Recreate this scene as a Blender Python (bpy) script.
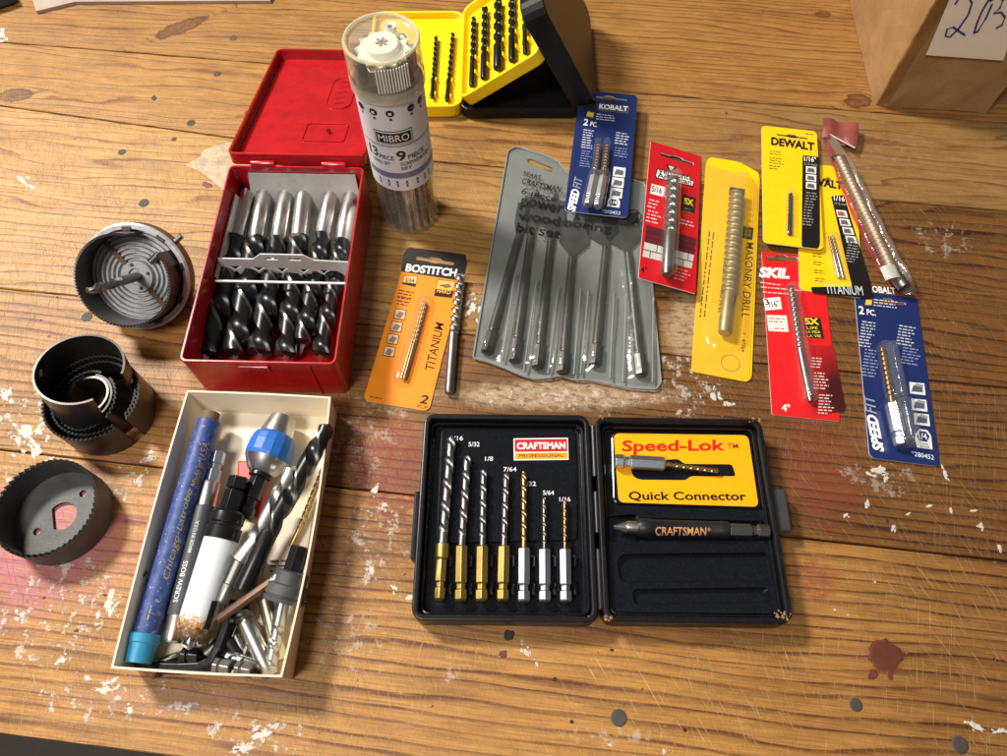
import bpy, bmesh, math, random
from mathutils import Vector as V, Matrix

random.seed(7)
R = math.radians
for o in list(bpy.data.objects):
    bpy.data.objects.remove(o)
scene = bpy.context.scene
C = scene.collection

# ------------------------------------------------------------------ camera
CAM_H, PITCH, FPX, CX, CY = 0.36, R(27.0), 727.0, 503.5, 378.0
cam = bpy.data.cameras.new('camera'); cam.sensor_width = 36.0; cam.lens = FPX / 1007.0 * 36.0
cam.clip_start = 0.01; cam.clip_end = 50
cam_o = bpy.data.objects.new('camera', cam); C.objects.link(cam_o)
cam_o.location = (0, 0, CAM_H); cam_o.rotation_euler = (PITCH, 0, 0)
scene.camera = cam_o

# ------------------------------------------------------------------ world, lamps, exposure
world = bpy.data.worlds.new('World'); scene.world = world; world.use_nodes = True
bg = world.node_tree.nodes['Background']
bg.inputs[0].default_value = (1.0, 0.93, 0.84, 1); bg.inputs[1].default_value = 0.11

def area(name, loc, target, size, power, col):
    l = bpy.data.lights.new(name, 'AREA'); l.shape = 'DISK'; l.size = size; l.energy = power; l.color = col
    o = bpy.data.objects.new(name, l); C.objects.link(o); o.location = loc
    o.rotation_euler = (V(target) - V(loc)).to_track_quat('-Z', 'Y').to_euler()
    return o
area('key_lamp', (-1.00, 0.86, 1.32), (0.0, 0.22, 0), 0.30, 41.0, (1.0, 0.94, 0.86))
area('ceiling_lamp', (-0.50, -0.38, 1.35), (0.0, 0.2, 0), 0.40, 13.0, (1.0, 0.95, 0.89))
scene.view_settings.view_transform = 'Standard'; scene.view_settings.look = 'None'
scene.view_settings.gamma = 1.0; scene.view_settings.use_curve_mapping = False
scene.view_settings.exposure = 0.14
scene.render.resolution_x = 1024; scene.render.resolution_y = 769
scene.cycles.max_bounces = 10; scene.cycles.transparent_max_bounces = 16

# ------------------------------------------------------------------ pixel -> place
class Plane:
    def __init__(s, pt, n=(0, 0, 1)):
        s.pt = V(pt); s.n = V(n).normalized()
def ray(px, py):
    x = (px - CX) / FPX; y = -(py - CY) / FPX; z = -1.0
    c, s = math.cos(PITCH), math.sin(PITCH)
    return V((x, y * c - z * s, y * s + z * c))
def hit(px, py, pl, off=0.0):
    d = ray(px, py); o = V((0, 0, CAM_H))
    t = (pl.pt + pl.n * off - o).dot(pl.n) / d.dot(pl.n)
    return o + d * t
def P(px, py, z=0.0):
    return hit(px, py, Plane((0, 0, z)))
def PY(px, py, y):
    return hit(px, py, Plane((0, y, 0), (0, 1, 0)))

# ------------------------------------------------------------------ materials
def lin(c):
    c = c / 255.0
    return c / 12.92 if c <= 0.04045 else ((c + 0.055) / 1.055) ** 2.4
def rgb(r, g, b):
    return (lin(r), lin(g), lin(b), 1)

class NT:
    """small helper round a node tree"""
    def __init__(s, name):
        s.m = bpy.data.materials.new(name); s.m.use_nodes = True
        s.t = s.m.node_tree; s.t.nodes.clear()
        s.out = s.t.nodes.new('ShaderNodeOutputMaterial')
    def n(s, typ, **kw):
        nd = s.t.nodes.new('ShaderNode' + typ)
        for k, v in kw.items():
            setattr(nd, k, v)
        return nd
    def l(s, a, b):
        s.t.links.new(a, b)
    def put(s, sock, v):
        if hasattr(v, 'is_output') or isinstance(v, bpy.types.NodeSocket):
            s.l(v, sock)
        else:
            sock.default_value = v
    def math(s, op, a, b=0.0, clamp=False):
        nd = s.n('Math', operation=op, use_clamp=clamp)
        s.put(nd.inputs[0], a); s.put(nd.inputs[1], b)
        return nd.outputs[0]
    def mix(s, fac, a, b, blend='MIX'):
        nd = s.n('Mix', data_type='RGBA', blend_type=blend)
        s.put(nd.inputs[0], fac); s.put(nd.inputs[6], a); s.put(nd.inputs[7], b)
        return nd.outputs[2]
    def ramp(s, fac, pts):
        nd = s.n('ValToRGB'); s.put(nd.inputs[0], fac)
        e = nd.color_ramp.elements
        while len(e) < len(pts): e.new(0.5)
        for el, (p, c) in zip(e, pts):
            el.position = p; el.color = c if not isinstance(c, (int, float)) else (c, c, c, 1)
        return nd.outputs[0]
    def noise(s, vec, scale, detail=3, rough=0.55, dist=0.0):
        nd = s.n('TexNoise'); s.l(vec, nd.inputs['Vector'])
        nd.inputs['Scale'].default_value = scale; nd.inputs['Detail'].default_value = detail
        nd.inputs['Roughness'].default_value = rough; nd.inputs['Distortion'].default_value = dist
        return nd.outputs[0]
    def mapping(s, vec, loc=(0, 0, 0), rot=(0, 0, 0), sc=(1, 1, 1), typ='POINT'):
        nd = s.n('Mapping', vector_type=typ); s.l(vec, nd.inputs[0])
        nd.inputs[1].default_value = loc; nd.inputs[2].default_value = rot; nd.inputs[3].default_value = sc
        return nd.outputs[0]
    def pos(s):
        return s.n('NewGeometry').outputs['Position']

MATS = {}
def mat(name, col, rough=0.45, metal=0.0, var=0.12, bump=0.0, bscale=900, coat=0.0, rvar=0.12, dirt=0.0, dirtcol=(0.05, 0.035, 0.02, 1), vscale=60, spec=0.5):
    if name in MATS: return MATS[name]
    t = NT(name); b = t.n('BsdfPrincipled'); t.l(b.outputs[0], t.out.inputs[0])
    p = t.pos()
    nz = t.noise(p, vscale, 4, 0.6); fine = t.noise(p, vscale * 12, 3, 0.6)
    dark = tuple(c * (1 - var) for c in col[:3]) + (1,); light = tuple(min(1, c * (1 + var)) for c in col[:3]) + (1,)
    c = t.mix(t.ramp(nz, [(0.3, 0.0), (0.7, 1.0)]), dark, light)
    if dirt:
        c = t.mix(t.math('MULTIPLY', t.ramp(t.noise(p, vscale * 3.1, 6, 0.7), [(0.52, 0.0), (0.68, 1.0)]), dirt), c, dirtcol)
    t.l(c, b.inputs['Base Color'])
    r = t.math('ADD', rough - rvar / 2, t.math('MULTIPLY', fine, rvar), True)
    t.l(r, b.inputs['Roughness'])
    b.inputs['Metallic'].default_value = metal; b.inputs['Coat Weight'].default_value = coat
    b.inputs['Specular IOR Level'].default_value = spec
    if bump:
        bp = t.n('Bump'); bp.inputs['Strength'].default_value = bump; bp.inputs['Distance'].default_value = 0.0004
        t.l(t.noise(p, bscale, 4, 0.6), bp.inputs['Height']); t.l(bp.outputs[0], b.inputs['Normal'])
    MATS[name] = t.m
    return t.m
def ink(r, g, b, rough=0.38):
    return mat('print_%d_%d_%d' % (r, g, b), rgb(r, g, b), rough, var=0.05, vscale=150, spec=0.4)
def clear(name, tint=(0.96, 0.96, 0.95), haze=0.08, hcol=(0.8, 0.8, 0.78, 1), rough=0.08, bump=0.0, bscale=250, ior=1.45):
    if name in MATS: return MATS[name]
    t = NT(name); p = t.pos()
    tr = t.n('BsdfTransparent'); tr.inputs[0].default_value = tuple(tint) + (1,)
    di = t.n('BsdfDiffuse'); di.inputs[0].default_value = hcol
    gl = t.n('BsdfGlossy'); gl.inputs['Roughness'].default_value = rough; gl.inputs[0].default_value = (1, 1, 1, 1)
    m1 = t.n('MixShader'); t.l(t.math('MULTIPLY', t.ramp(t.noise(p, 120, 4), [(0.3, 0.6), (0.7, 1.0)]), haze * 1.2, True), m1.inputs[0])
    t.l(tr.outputs[0], m1.inputs[1]); t.l(di.outputs[0], m1.inputs[2])
    fr = t.n('LayerWeight'); fr.inputs[0].default_value = 0.5
    rf = t.math('ADD', 0.05, t.math('MULTIPLY', t.math('POWER', fr.outputs['Facing'], 4.0), min(0.75, (ior - 1) * 2.2)), True)
    m2 = t.n('MixShader'); t.l(rf, m2.inputs[0]); t.l(m1.outputs[0], m2.inputs[1]); t.l(gl.outputs[0], m2.inputs[2])
    if bump:
        bp = t.n('Bump'); bp.inputs['Strength'].default_value = bump; bp.inputs['Distance'].default_value = 0.001
        t.l(t.noise(p, bscale, 3), bp.inputs['Height'])
        t.l(bp.outputs[0], gl.inputs['Normal']); t.l(bp.outputs[0], fr.inputs['Normal'])
    t.l(m2.outputs[0], t.out.inputs[0]); MATS[name] = t.m
    return t.m

STEEL = mat('bright_steel', (0.50, 0.49, 0.47, 1), 0.34, 1.0, 0.10, 0.0, 700, dirt=0.2, dirtcol=(0.12, 0.10, 0.08, 1))
STEEL2 = mat('dull_steel', (0.27, 0.262, 0.25, 1), 0.40, 1.0, 0.15, 0.0, 600, dirt=0.3, dirtcol=(0.08, 0.06, 0.045, 1))
ZINC = mat('zinc_plate', (0.50, 0.54, 0.60, 1), 0.40, 1.0, 0.08)
BLACKOX = mat('black_oxide_steel', (0.022, 0.022, 0.024, 1), 0.30, 0.6, 0.25)
EDGE = mat('worn_edge_steel', (0.20, 0.19, 0.175, 1), 0.36, 1.0, 0.3)
SAWDARK = mat('dark_saw_steel', (0.085, 0.077, 0.070, 1), 0.34, 0.8, 0.3, 0.0, 800, dirt=0.3, dirtcol=(0.10, 0.065, 0.04, 1))
SAWGREY = mat('grey_enamel_steel', (0.075, 0.075, 0.078, 1), 0.55, 0.2, 0.25, 0.35, 1400, dirt=0.4, dirtcol=(0.13, 0.105, 0.08, 1), vscale=110)
GOLD = mat('brass_gold_coating', (0.56, 0.40, 0.12, 1), 0.40, 1.0, 0.15)
TIN = mat('titanium_nitride', (0.44, 0.30, 0.125, 1), 0.40, 1.0, 0.2)
BRONZE = mat('bronze_titanium', (0.30, 0.18, 0.10, 1), 0.42, 1.0, 0.2)
BLKPLASTIC = mat('black_plastic', (0.007, 0.007, 0.009, 1), 0.34, 0.0, 0.2, 0.08, 500, dirt=0.2, dirtcol=(0.04, 0.035, 0.03, 1), vscale=110, spec=0.3)
BLKGLOSS = mat('black_vacuum_formed_plastic', (0.006, 0.007, 0.010, 1), 0.18, 0.0, 0.2, 0.0, 200, dirt=0.15, dirtcol=(0.05, 0.048, 0.045, 1), vscale=240, spec=0.4)
YELPLASTIC = mat('yellow_plastic', rgb(250, 208, 12), 0.38, 0.0, 0.04)
REDPAINT = mat('red_enamel', (0.42, 0.006, 0.010, 1), 0.30, 0.0, 0.18, 0.15, 60, coat=0.3, dirt=0.30, dirtcol=(0.12, 0.012, 0.012, 1), vscale=80, rvar=0.25)
GALV = mat('galvanised_sheet', (0.66, 0.66, 0.64, 1), 0.42, 0.35, 0.1, 0.1, 400, dirt=0.18, dirtcol=(0.2, 0.17, 0.13, 1))
CREAM = mat('cream_cardboard', rgb(234, 206, 184), 0.6, 0.0, 0.05, 0.1, 700, dirt=0.12, dirtcol=rgb(190, 150, 100), vscale=40)
CREAMIN = mat('cream_board_inside', rgb(240, 226, 200), 0.65, 0.0, 0.04, 0.1, 700)
WHITEP = mat('white_plastic', rgb(240, 238, 230), 0.35, 0.0, 0.03)
LABELW = mat('white_label_paper', rgb(226, 226, 232), 0.40, 0.0, 0.03, vscale=30)
PAPER = mat('note_paper', rgb(240, 226, 208), 0.7, 0.0, 0.03)
CLEAR = clear('clear_blister', haze=0.04, rough=0.07, ior=1.32)

# ------------------------------------------------------------------ mesh collecting
class G:
    def __init__(s):
        s.v = []; s.f = []; s.mi = []; s.sm = []
    def add(s, vs, fs, mi=0, sm=False):
        k = len(s.v); s.v += [V(p) for p in vs]
        for i, f in enumerate(fs):
            s.f.append([a + k for a in f])
            s.mi.append(mi[i] if isinstance(mi, list) else mi); s.sm.append(sm)
        return s
    def box(s, M, size, mi=0):
        x, y, z = (a / 2 for a in size)
        vs = [M @ V((sx * x, sy * y, sz * z)) for sz in (-1, 1) for sy in (-1, 1) for sx in (-1, 1)]
        return s.add(vs, [(0, 2, 3, 1), (4, 5, 7, 6), (0, 1, 5, 4), (2, 6, 7, 3), (0, 4, 6, 2), (1, 3, 7, 5)], mi)
    def hexa(s, p, mi=0):
        """8 points: bottom ring of 4, top ring of 4"""
        return s.add(p, [(3, 2, 1, 0), (4, 5, 6, 7), (0, 1, 5, 4), (1, 2, 6, 5), (2, 3, 7, 6), (3, 0, 4, 7)], mi)
    def lathe(s, prof, M, n=32, mi=0, sm=True, a0=0.0, a1=None):
        full = a1 is None; a1 = a0 + 2 * math.pi if full else a1
        cols = n if full else n + 1
        vs = []; fs = []; mis = []
        for i in range(cols):
            a = a0 + (a1 - a0) * i / n
            for (r, h) in prof:
                vs.append(M @ V((r * math.cos(a), r * math.sin(a), h)))
        k = len(prof)
        for i in range(n):
            j = (i + 1) % cols
            for q in range(k - 1):
                fs.append((i * k + q, j * k + q, j * k + q + 1, i * k + q + 1))
                mis.append(mi[q] if isinstance(mi, list) else mi)
        return s.add(vs, fs, mis, sm)
    def tube(s, path, r, n=8, mi=0, sm=True):
        path = [V(p) for p in path]; vs = []; fs = []
        rs = r if isinstance(r, list) else [r] * len(path)
        t0 = (path[1] - path[0]).normalized()
        up = V((0, 0, 1)) if abs(t0.z) < 0.9 else V((1, 0, 0))
        for i, p in enumerate(path):
            t = (path[min(i + 1, len(path) - 1)] - path[max(i - 1, 0)]).normalized()
            a = t.cross(up).normalized(); b = a.cross(t)
            for q in range(n):
                w = 2 * math.pi * q / n
                vs.append(p + a * (rs[i] * math.cos(w)) + b * (rs[i] * math.sin(w)))
        for i in range(len(path) - 1):
            for q in range(n):
                e = (q + 1) % n
                fs.append((i * n + q, i * n + e, (i + 1) * n + e, (i + 1) * n + q))
        fs.append(tuple(range(n))[::-1]); fs.append(tuple(range((len(path) - 1) * n, len(path) * n)))
        return s.add(vs, fs, mi, sm)
    def grid(s, fn, nu, nv, mi=0, sm=True):
        vs = [fn(i / nu, j / nv) for j in range(nv + 1) for i in range(nu + 1)]
        fs = [(j * (nu + 1) + i, j * (nu + 1) + i + 1, (j + 1) * (nu + 1) + i + 1, (j + 1) * (nu + 1) + i) for j in range(nv) for i in range(nu)]
        return s.add(vs, fs, mi, sm)
    def build(s, name, mats, parent=None, bevel=0.0, seg=2, loc=None, auto=None):
        if not isinstance(mats, (list, tuple)): mats = [mats]
        me = bpy.data.meshes.new(name)
        if parent is not None:
            org = wloc(parent)
        else:
            if loc is None:
                lo = min(p.z for p in s.v)
                loc = V((sum(p.x for p in s.v) / len(s.v), sum(p.y for p in s.v) / len(s.v), lo))
            org = V(loc)
        me.from_pydata([tuple(p - org) for p in s.v], [], s.f)
        for m in mats: me.materials.append(m)
        me.polygons.foreach_set('material_index', s.mi); me.polygons.foreach_set('use_smooth', s.sm)
        me.validate(); me.update()
        if any(s.sm): me.set_sharp_from_angle(angle=R(32 if name in ('twist_flutes', 'pilot_drill') else 42))
        o = bpy.data.objects.new(name, me); C.objects.link(o)
        if parent is not None: o.parent = parent
        else: o.location = org
        if bevel:
            b = o.modifiers.new('bevel', 'BEVEL'); b.width = bevel; b.segments = seg; b.limit_method = 'ANGLE'; b.angle_limit = R(35)
            b.harden_normals = False
        return o

def wloc(o):
    p = V((0, 0, 0))
    while o is not None:
        p = p + V(o.location); o = o.parent
    return p
def tag(o, label, cat, group=None, kind=None):
    if label: o['label'] = label
    if cat: o['category'] = cat
    if group: o['group'] = group
    if kind: o['kind'] = kind
    return o
def thing(name, label, cat, loc, group=None):
    o = bpy.data.objects.new(name, None); C.objects.link(o); o.location = loc; o.empty_display_size = 0.01
    return tag(o, label, cat, group)
def frame(o, z, x=None):
    z = V(z).normalized()
    x = V(x) if x is not None else (V((0, 0, 1)) if abs(z.z) < 0.9 else V((1, 0, 0)))
    x = (x - z * x.dot(z)).normalized(); y = z.cross(x)
    M = Matrix.Identity(4)
    for i in range(3):
        M[i][0], M[i][1], M[i][2], M[i][3] = x[i], y[i], z[i], o[i]
    return M

def curve_mesh(polys, half):
    """flat shape with holes (2D loops) as a plate of thickness 2*half"""
    cu = bpy.data.curves.new('tmp', 'CURVE'); cu.dimensions = '2D'; cu.fill_mode = 'BOTH'; cu.extrude = half
    for p in polys:
        sp = cu.splines.new('POLY'); sp.points.add(len(p) - 1); sp.use_cyclic_u = True
        for q, pt in zip(sp.points, p): q.co = (pt[0], pt[1], 0, 1)
    ob = bpy.data.objects.new('tmp', cu); me = bpy.data.meshes.new_from_object(ob)
    vs = [v.co.copy() for v in me.vertices]; fs = [tuple(p.vertices) for p in me.polygons]
    bpy.data.objects.remove(ob); bpy.data.curves.remove(cu); bpy.data.meshes.remove(me)
    return vs, fs
def rrect(w, h, r, n=5, cx=0, cy=0):
    pts = []
    for (sx, sy, a) in ((1, 1, 0), (-1, 1, 90), (-1, -1, 180), (1, -1, 270)):
        for i in range(n + 1):
            b = R(a + 90 * i / n)
            pts.append((cx + sx * (w / 2 - r) + r * math.cos(b), cy + sy * (h / 2 - r) + r * math.sin(b)))
    return pts
def circle(r, n=20, cx=0, cy=0):
    return [(cx + r * math.cos(2 * math.pi * i / n), cy + r * math.sin(2 * math.pi * i / n)) for i in range(n)]

# ------------------------------------------------------------------ print on surfaces
TXT = {}
def text_geo(s, bold=0.0, shear=0.0, sub=False):
    k = (s, bold, shear, sub)
    if k not in TXT:
        cu = bpy.data.curves.new('tmp', 'FONT'); cu.body = s; cu.size = 1.0; cu.offset = bold * 0.5; cu.shear = shear
        cu.resolution_u = 3; cu.fill_mode = 'FRONT'
        ob = bpy.data.objects.new('tmp', cu); me = bpy.data.meshes.new_from_object(ob)
        if sub:
            bm = bmesh.new(); bm.from_mesh(me)
            for _ in range(2):
                long = [e for e in bm.edges if e.calc_length() > 0.16]
                if long: bmesh.ops.subdivide_edges(bm, edges=long, cuts=1)
                bmesh.ops.triangulate(bm, faces=bm.faces[:])
            bm.to_mesh(me); bm.free()
        vs = [v.co.copy() for v in me.vertices]; fs = [tuple(p.vertices) for p in me.polygons]
        bpy.data.objects.remove(ob); bpy.data.curves.remove(cu); bpy.data.meshes.remove(me)
        x0 = min(v.x for v in vs); x1 = max(v.x for v in vs)
        y0 = min(v.y for v in vs); y1 = max(v.y for v in vs)
        TXT[k] = ([((v.x - x0) / (x1 - x0), (v.y - y0) / (y1 - y0)) for v in vs], fs)
    return TXT[k]
EPS = 0.00007
def upvec(a, b):
    d = V((b[0] - a[0], b[1] - a[1])).normalized()
    return V((d.y, -d.x))
def text(parent, pl, s, a, b, hpx, col, bold=0.012, shear=0.0, lv=1, fn=None, name='lettering'):
    """lettering whose base line runs from pixel a to pixel b on plane pl"""
    vs, fs = text_geo(s, bold, shear, fn is not None)
    A = hit(a[0], a[1], pl); B = hit(b[0], b[1], pl); up = upvec(a, b)
    mid = ((a[0] + b[0]) / 2, (a[1] + b[1]) / 2)
    u = B - A
    v = pl.n.cross(u).normalized()
    hv = (hit(mid[0] + up.x * hpx, mid[1] + up.y * hpx, pl) - hit(mid[0], mid[1], pl)).length
    pts = [A + u * x + v * (hv * y) + pl.n * (EPS * lv) for x, y in vs]
    if fn: pts = [fn(p) for p in pts]
    return G().add(pts, fs).build(name, ink(*col) if isinstance(col, tuple) else col, parent)
def patch(parent, pl, pxs, col, lv=1, name='printed_panel', fn=None, hole=None):
    if hole:
        Fm = frame(pl.pt, pl.n, (1, 0, 0)); Fi = Fm.inverted()
        vs, fs = curve_mesh([[tuple((Fi @ hit(x, y, pl)).xy) for x, y in pxs], [tuple((Fi @ q).xy) for q in hole]], 0.000002)
        return G().add([Fm @ q + pl.n * (EPS * lv) for q in vs], fs).build(name, ink(*col), parent)
    pts = [hit(x, y, pl) + pl.n * (EPS * lv) for x, y in pxs]
    if fn: pts = [fn(p) for p in pts]
    return G().add(pts, [tuple(range(len(pts)))[::-1] if False else tuple(range(len(pts)))]).build(name, ink(*col) if isinstance(col, tuple) else col, parent)
def smalltext(parent, pl, a, b, rows, rowpx, col, thick=0.36, lv=1, seed=1, ragged=0.35, name='small_print'):
    """rows of illegible tiny words; first row runs from pixel a to b, further rows follow below it"""
    rnd = random.Random(seed); g = G(); up = upvec(a, b); d = V((b[0] - a[0], b[1] - a[1])); L = d.length; d.normalize()
    for i in range(rows):
        x = 0.0; end = L * (1 - ragged * rnd.random())
        o = V(a) - up * (i * rowpx)
        while x < end:
            w = rnd.uniform(0.6, 2.0) * rowpx; w = min(w, end - x + 0.5)
            q = [o + d * x, o + d * (x + w), o + d * (x + w) + up * (rowpx * thick), o + d * x + up * (rowpx * thick)]
            g.add([hit(p.x, p.y, pl) + pl.n * (EPS * lv) for p in q], [(0, 1, 2, 3)])
            x += w + rowpx * 0.38
    return g.build(name, ink(*col), parent)
def rpx(pts, r=2.0, n=3):
    """round the corners of a pixel polygon"""
    out = []; k = len(pts)
    for i in range(k):
        p = V(pts[i]); a = V(pts[i - 1]); b = V(pts[(i + 1) % k])
        da = (a - p).normalized() * r; db = (b - p).normalized() * r
        for q in range(n + 1):
            t = q / n
            out.append(tuple((p + da) * (1 - t) ** 2 + p * 2 * t * (1 - t) + (p + db) * t * t))
    return out

# ------------------------------------------------------------------ drill bits
def twist(g, A, B, r, pitch, mi_body=0, mi_edge=1, depth=0.45, n=24, tip=0.6, taper_end=True, phase=0.0, hand=-1, land=0.72):
    """twist flutes from A (shank side) to B (point)"""
    A = V(A); B = V(B); ax = (B - A); L = ax.length; M = frame(A, ax)
    rings = max(8, int(L / pitch * 18)); vs = []; fs = []; mi = []
    cone = r * tip
    def ring(h, sc):
        rot = phase + hand * 2 * math.pi * h / pitch
        for q in range(n):
            a = 2 * math.pi * q / n; c = abs(math.cos(a))
            d = depth * min(1, max(0, (c - land) / (1 - land))) ** 0.40
            rr = r * (1 - d) * sc
            vs.append(M @ V((rr * math.cos(a + rot), rr * math.sin(a + rot), h)))
    hs = [((L - cone) * i / rings, 1.0) for i in range(rings + 1)]
    if taper_end: hs += [(L - cone * 0.35, 0.45), (L, 0.03)]
    for h, sc in hs: ring(h, sc)
    for i in range(len(hs) - 1):
        for q in range(n):
            e = (q + 1) % n
            fs.append((i * n + q, i * n + e, (i + 1) * n + e, (i + 1) * n + q))
            a = 2 * math.pi * (q + 0.5) / n; c = math.cos(a); s_ = math.sin(a)
            edge = (abs(c) < land + 0.05) and (c * s_ > 0) and abs(c) > land - 0.25
            mi.append(mi_edge if edge else mi_body)
    fs.append(tuple(range(n))[::-1]); mi.append(mi_body); fs.append(tuple(range((len(hs) - 1) * n, len(hs) * n))); mi.append(mi_body)
    g.add(vs, fs, mi, True)
    return g
def rod(g, A, B, prof, n=20, mi=0, sm=True):
    """lathe profile (t along A-B in 0..1, radius)"""
    A = V(A); B = V(B); L = (B - A).length; M = frame(A, B - A)
    return g.lathe([(0.0, prof[0][0] * L)] + [(r, t * L) for t, r in prof] + [(0.0, prof[-1][0] * L)], M, n, mi, sm)
def hexrod(g, A, B, af, groove=None, mi=0, roll=0.0):
    """hexagonal shank, across-flats af, optional ball groove (t0, t1)"""
    A = V(A); B = V(B); L = (B - A).length; M = frame(A, B - A) @ Matrix.Rotation(roll, 4, 'Z')
    rc = af / math.sqrt(3); st = [(0, .8), (0.03, 1)]
    if groove: st += [(groove[0], 1), (groove[0] + 0.03, .74), (groove[1] - 0.03, .74), (groove[1], 1)]
    st += [(0.97, 1), (1, .8)]
    vs = []; fs = []
    for t, k in st:
        for q in range(6):
            a = 2 * math.pi * q / 6
            vs.append(M @ V((rc * k * math.cos(a), rc * k * math.sin(a), t * L)))
    for i in range(len(st) - 1):
        for q in range(6):
            e = (q + 1) % 6; fs.append((i * 6 + q, i * 6 + e, (i + 1) * 6 + e, (i + 1) * 6 + q))
    fs.append((5, 4, 3, 2, 1, 0)); k = (len(st) - 1) * 6; fs.append(tuple(range(k, k + 6)))
    return g.add(vs, fs, mi)
def lerp(a, b, t):
    return V(a) * (1 - t) + V(b) * t
def base_at(*pts):
    c = V((0, 0, 0))
    for p in pts: c += V(p)
    c /= len(pts); c.z = min(V(p).z for p in pts)
    return c
def hex_drill(name, label, cat, tip, mid, end, r, hexm, bitm, edgem, pitch, group=None, collar=False, af=0.00635):
    """hex-shank drill: end -> mid is the hex, mid -> tip is the twist bit"""
    t = thing(name, label, cat, base_at(tip, end), group)
    g = G(); 
    if collar:
        m2 = lerp(mid, end, 0.28); rod(g, mid, m2, [(0, af * .55), (0.05, af * .62), (0.9, af * .62), (1, af * .5)], 18)
        hexrod(g, m2, end, af * .9, (0.55, 0.72))
    else:
        hexrod(g, mid, end, af, (0.68, 0.82))
    g.build('hex_shank', hexm, t, 0.0002)
    g = G(); k = lerp(mid, tip, 0.10)
    rod(g, mid, k, [(0, r), (1, r)], 14)
    twist(g, k, tip, r, pitch)
    g.build('twist_flutes', [bitm, edgem], t)
    return t
def plain_drill(name, label, cat, tip, mid, end, r, shankm, bitm, edgem, pitch, group=None, rs=None, depth=0.42, land=0.72, tipm=None):
    t = thing(name, label, cat, base_at(tip, end), group); rs = rs or r
    g = G(); rod(g, mid, end, [(0, rs), (0.95, rs), (1, rs * .82)], 18); g.build('shank', shankm, t)
    g = G(); twist(g, lerp(mid, tip, -0.01), tip, r, pitch, depth=depth, land=land); g.build('twist_flutes', [bitm, edgem], t)
    if tipm:
        ax = (V(tip) - V(mid)).normalized(); M = frame(V(tip) + ax * 0.0004, ax)
        G().box(M @ Matrix.Translation((0, 0, -r * .45)), (r * .5, r * 2.06, r * 1.1)).build('carbide_tip', tipm, t, 0.0002)
    return t

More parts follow.
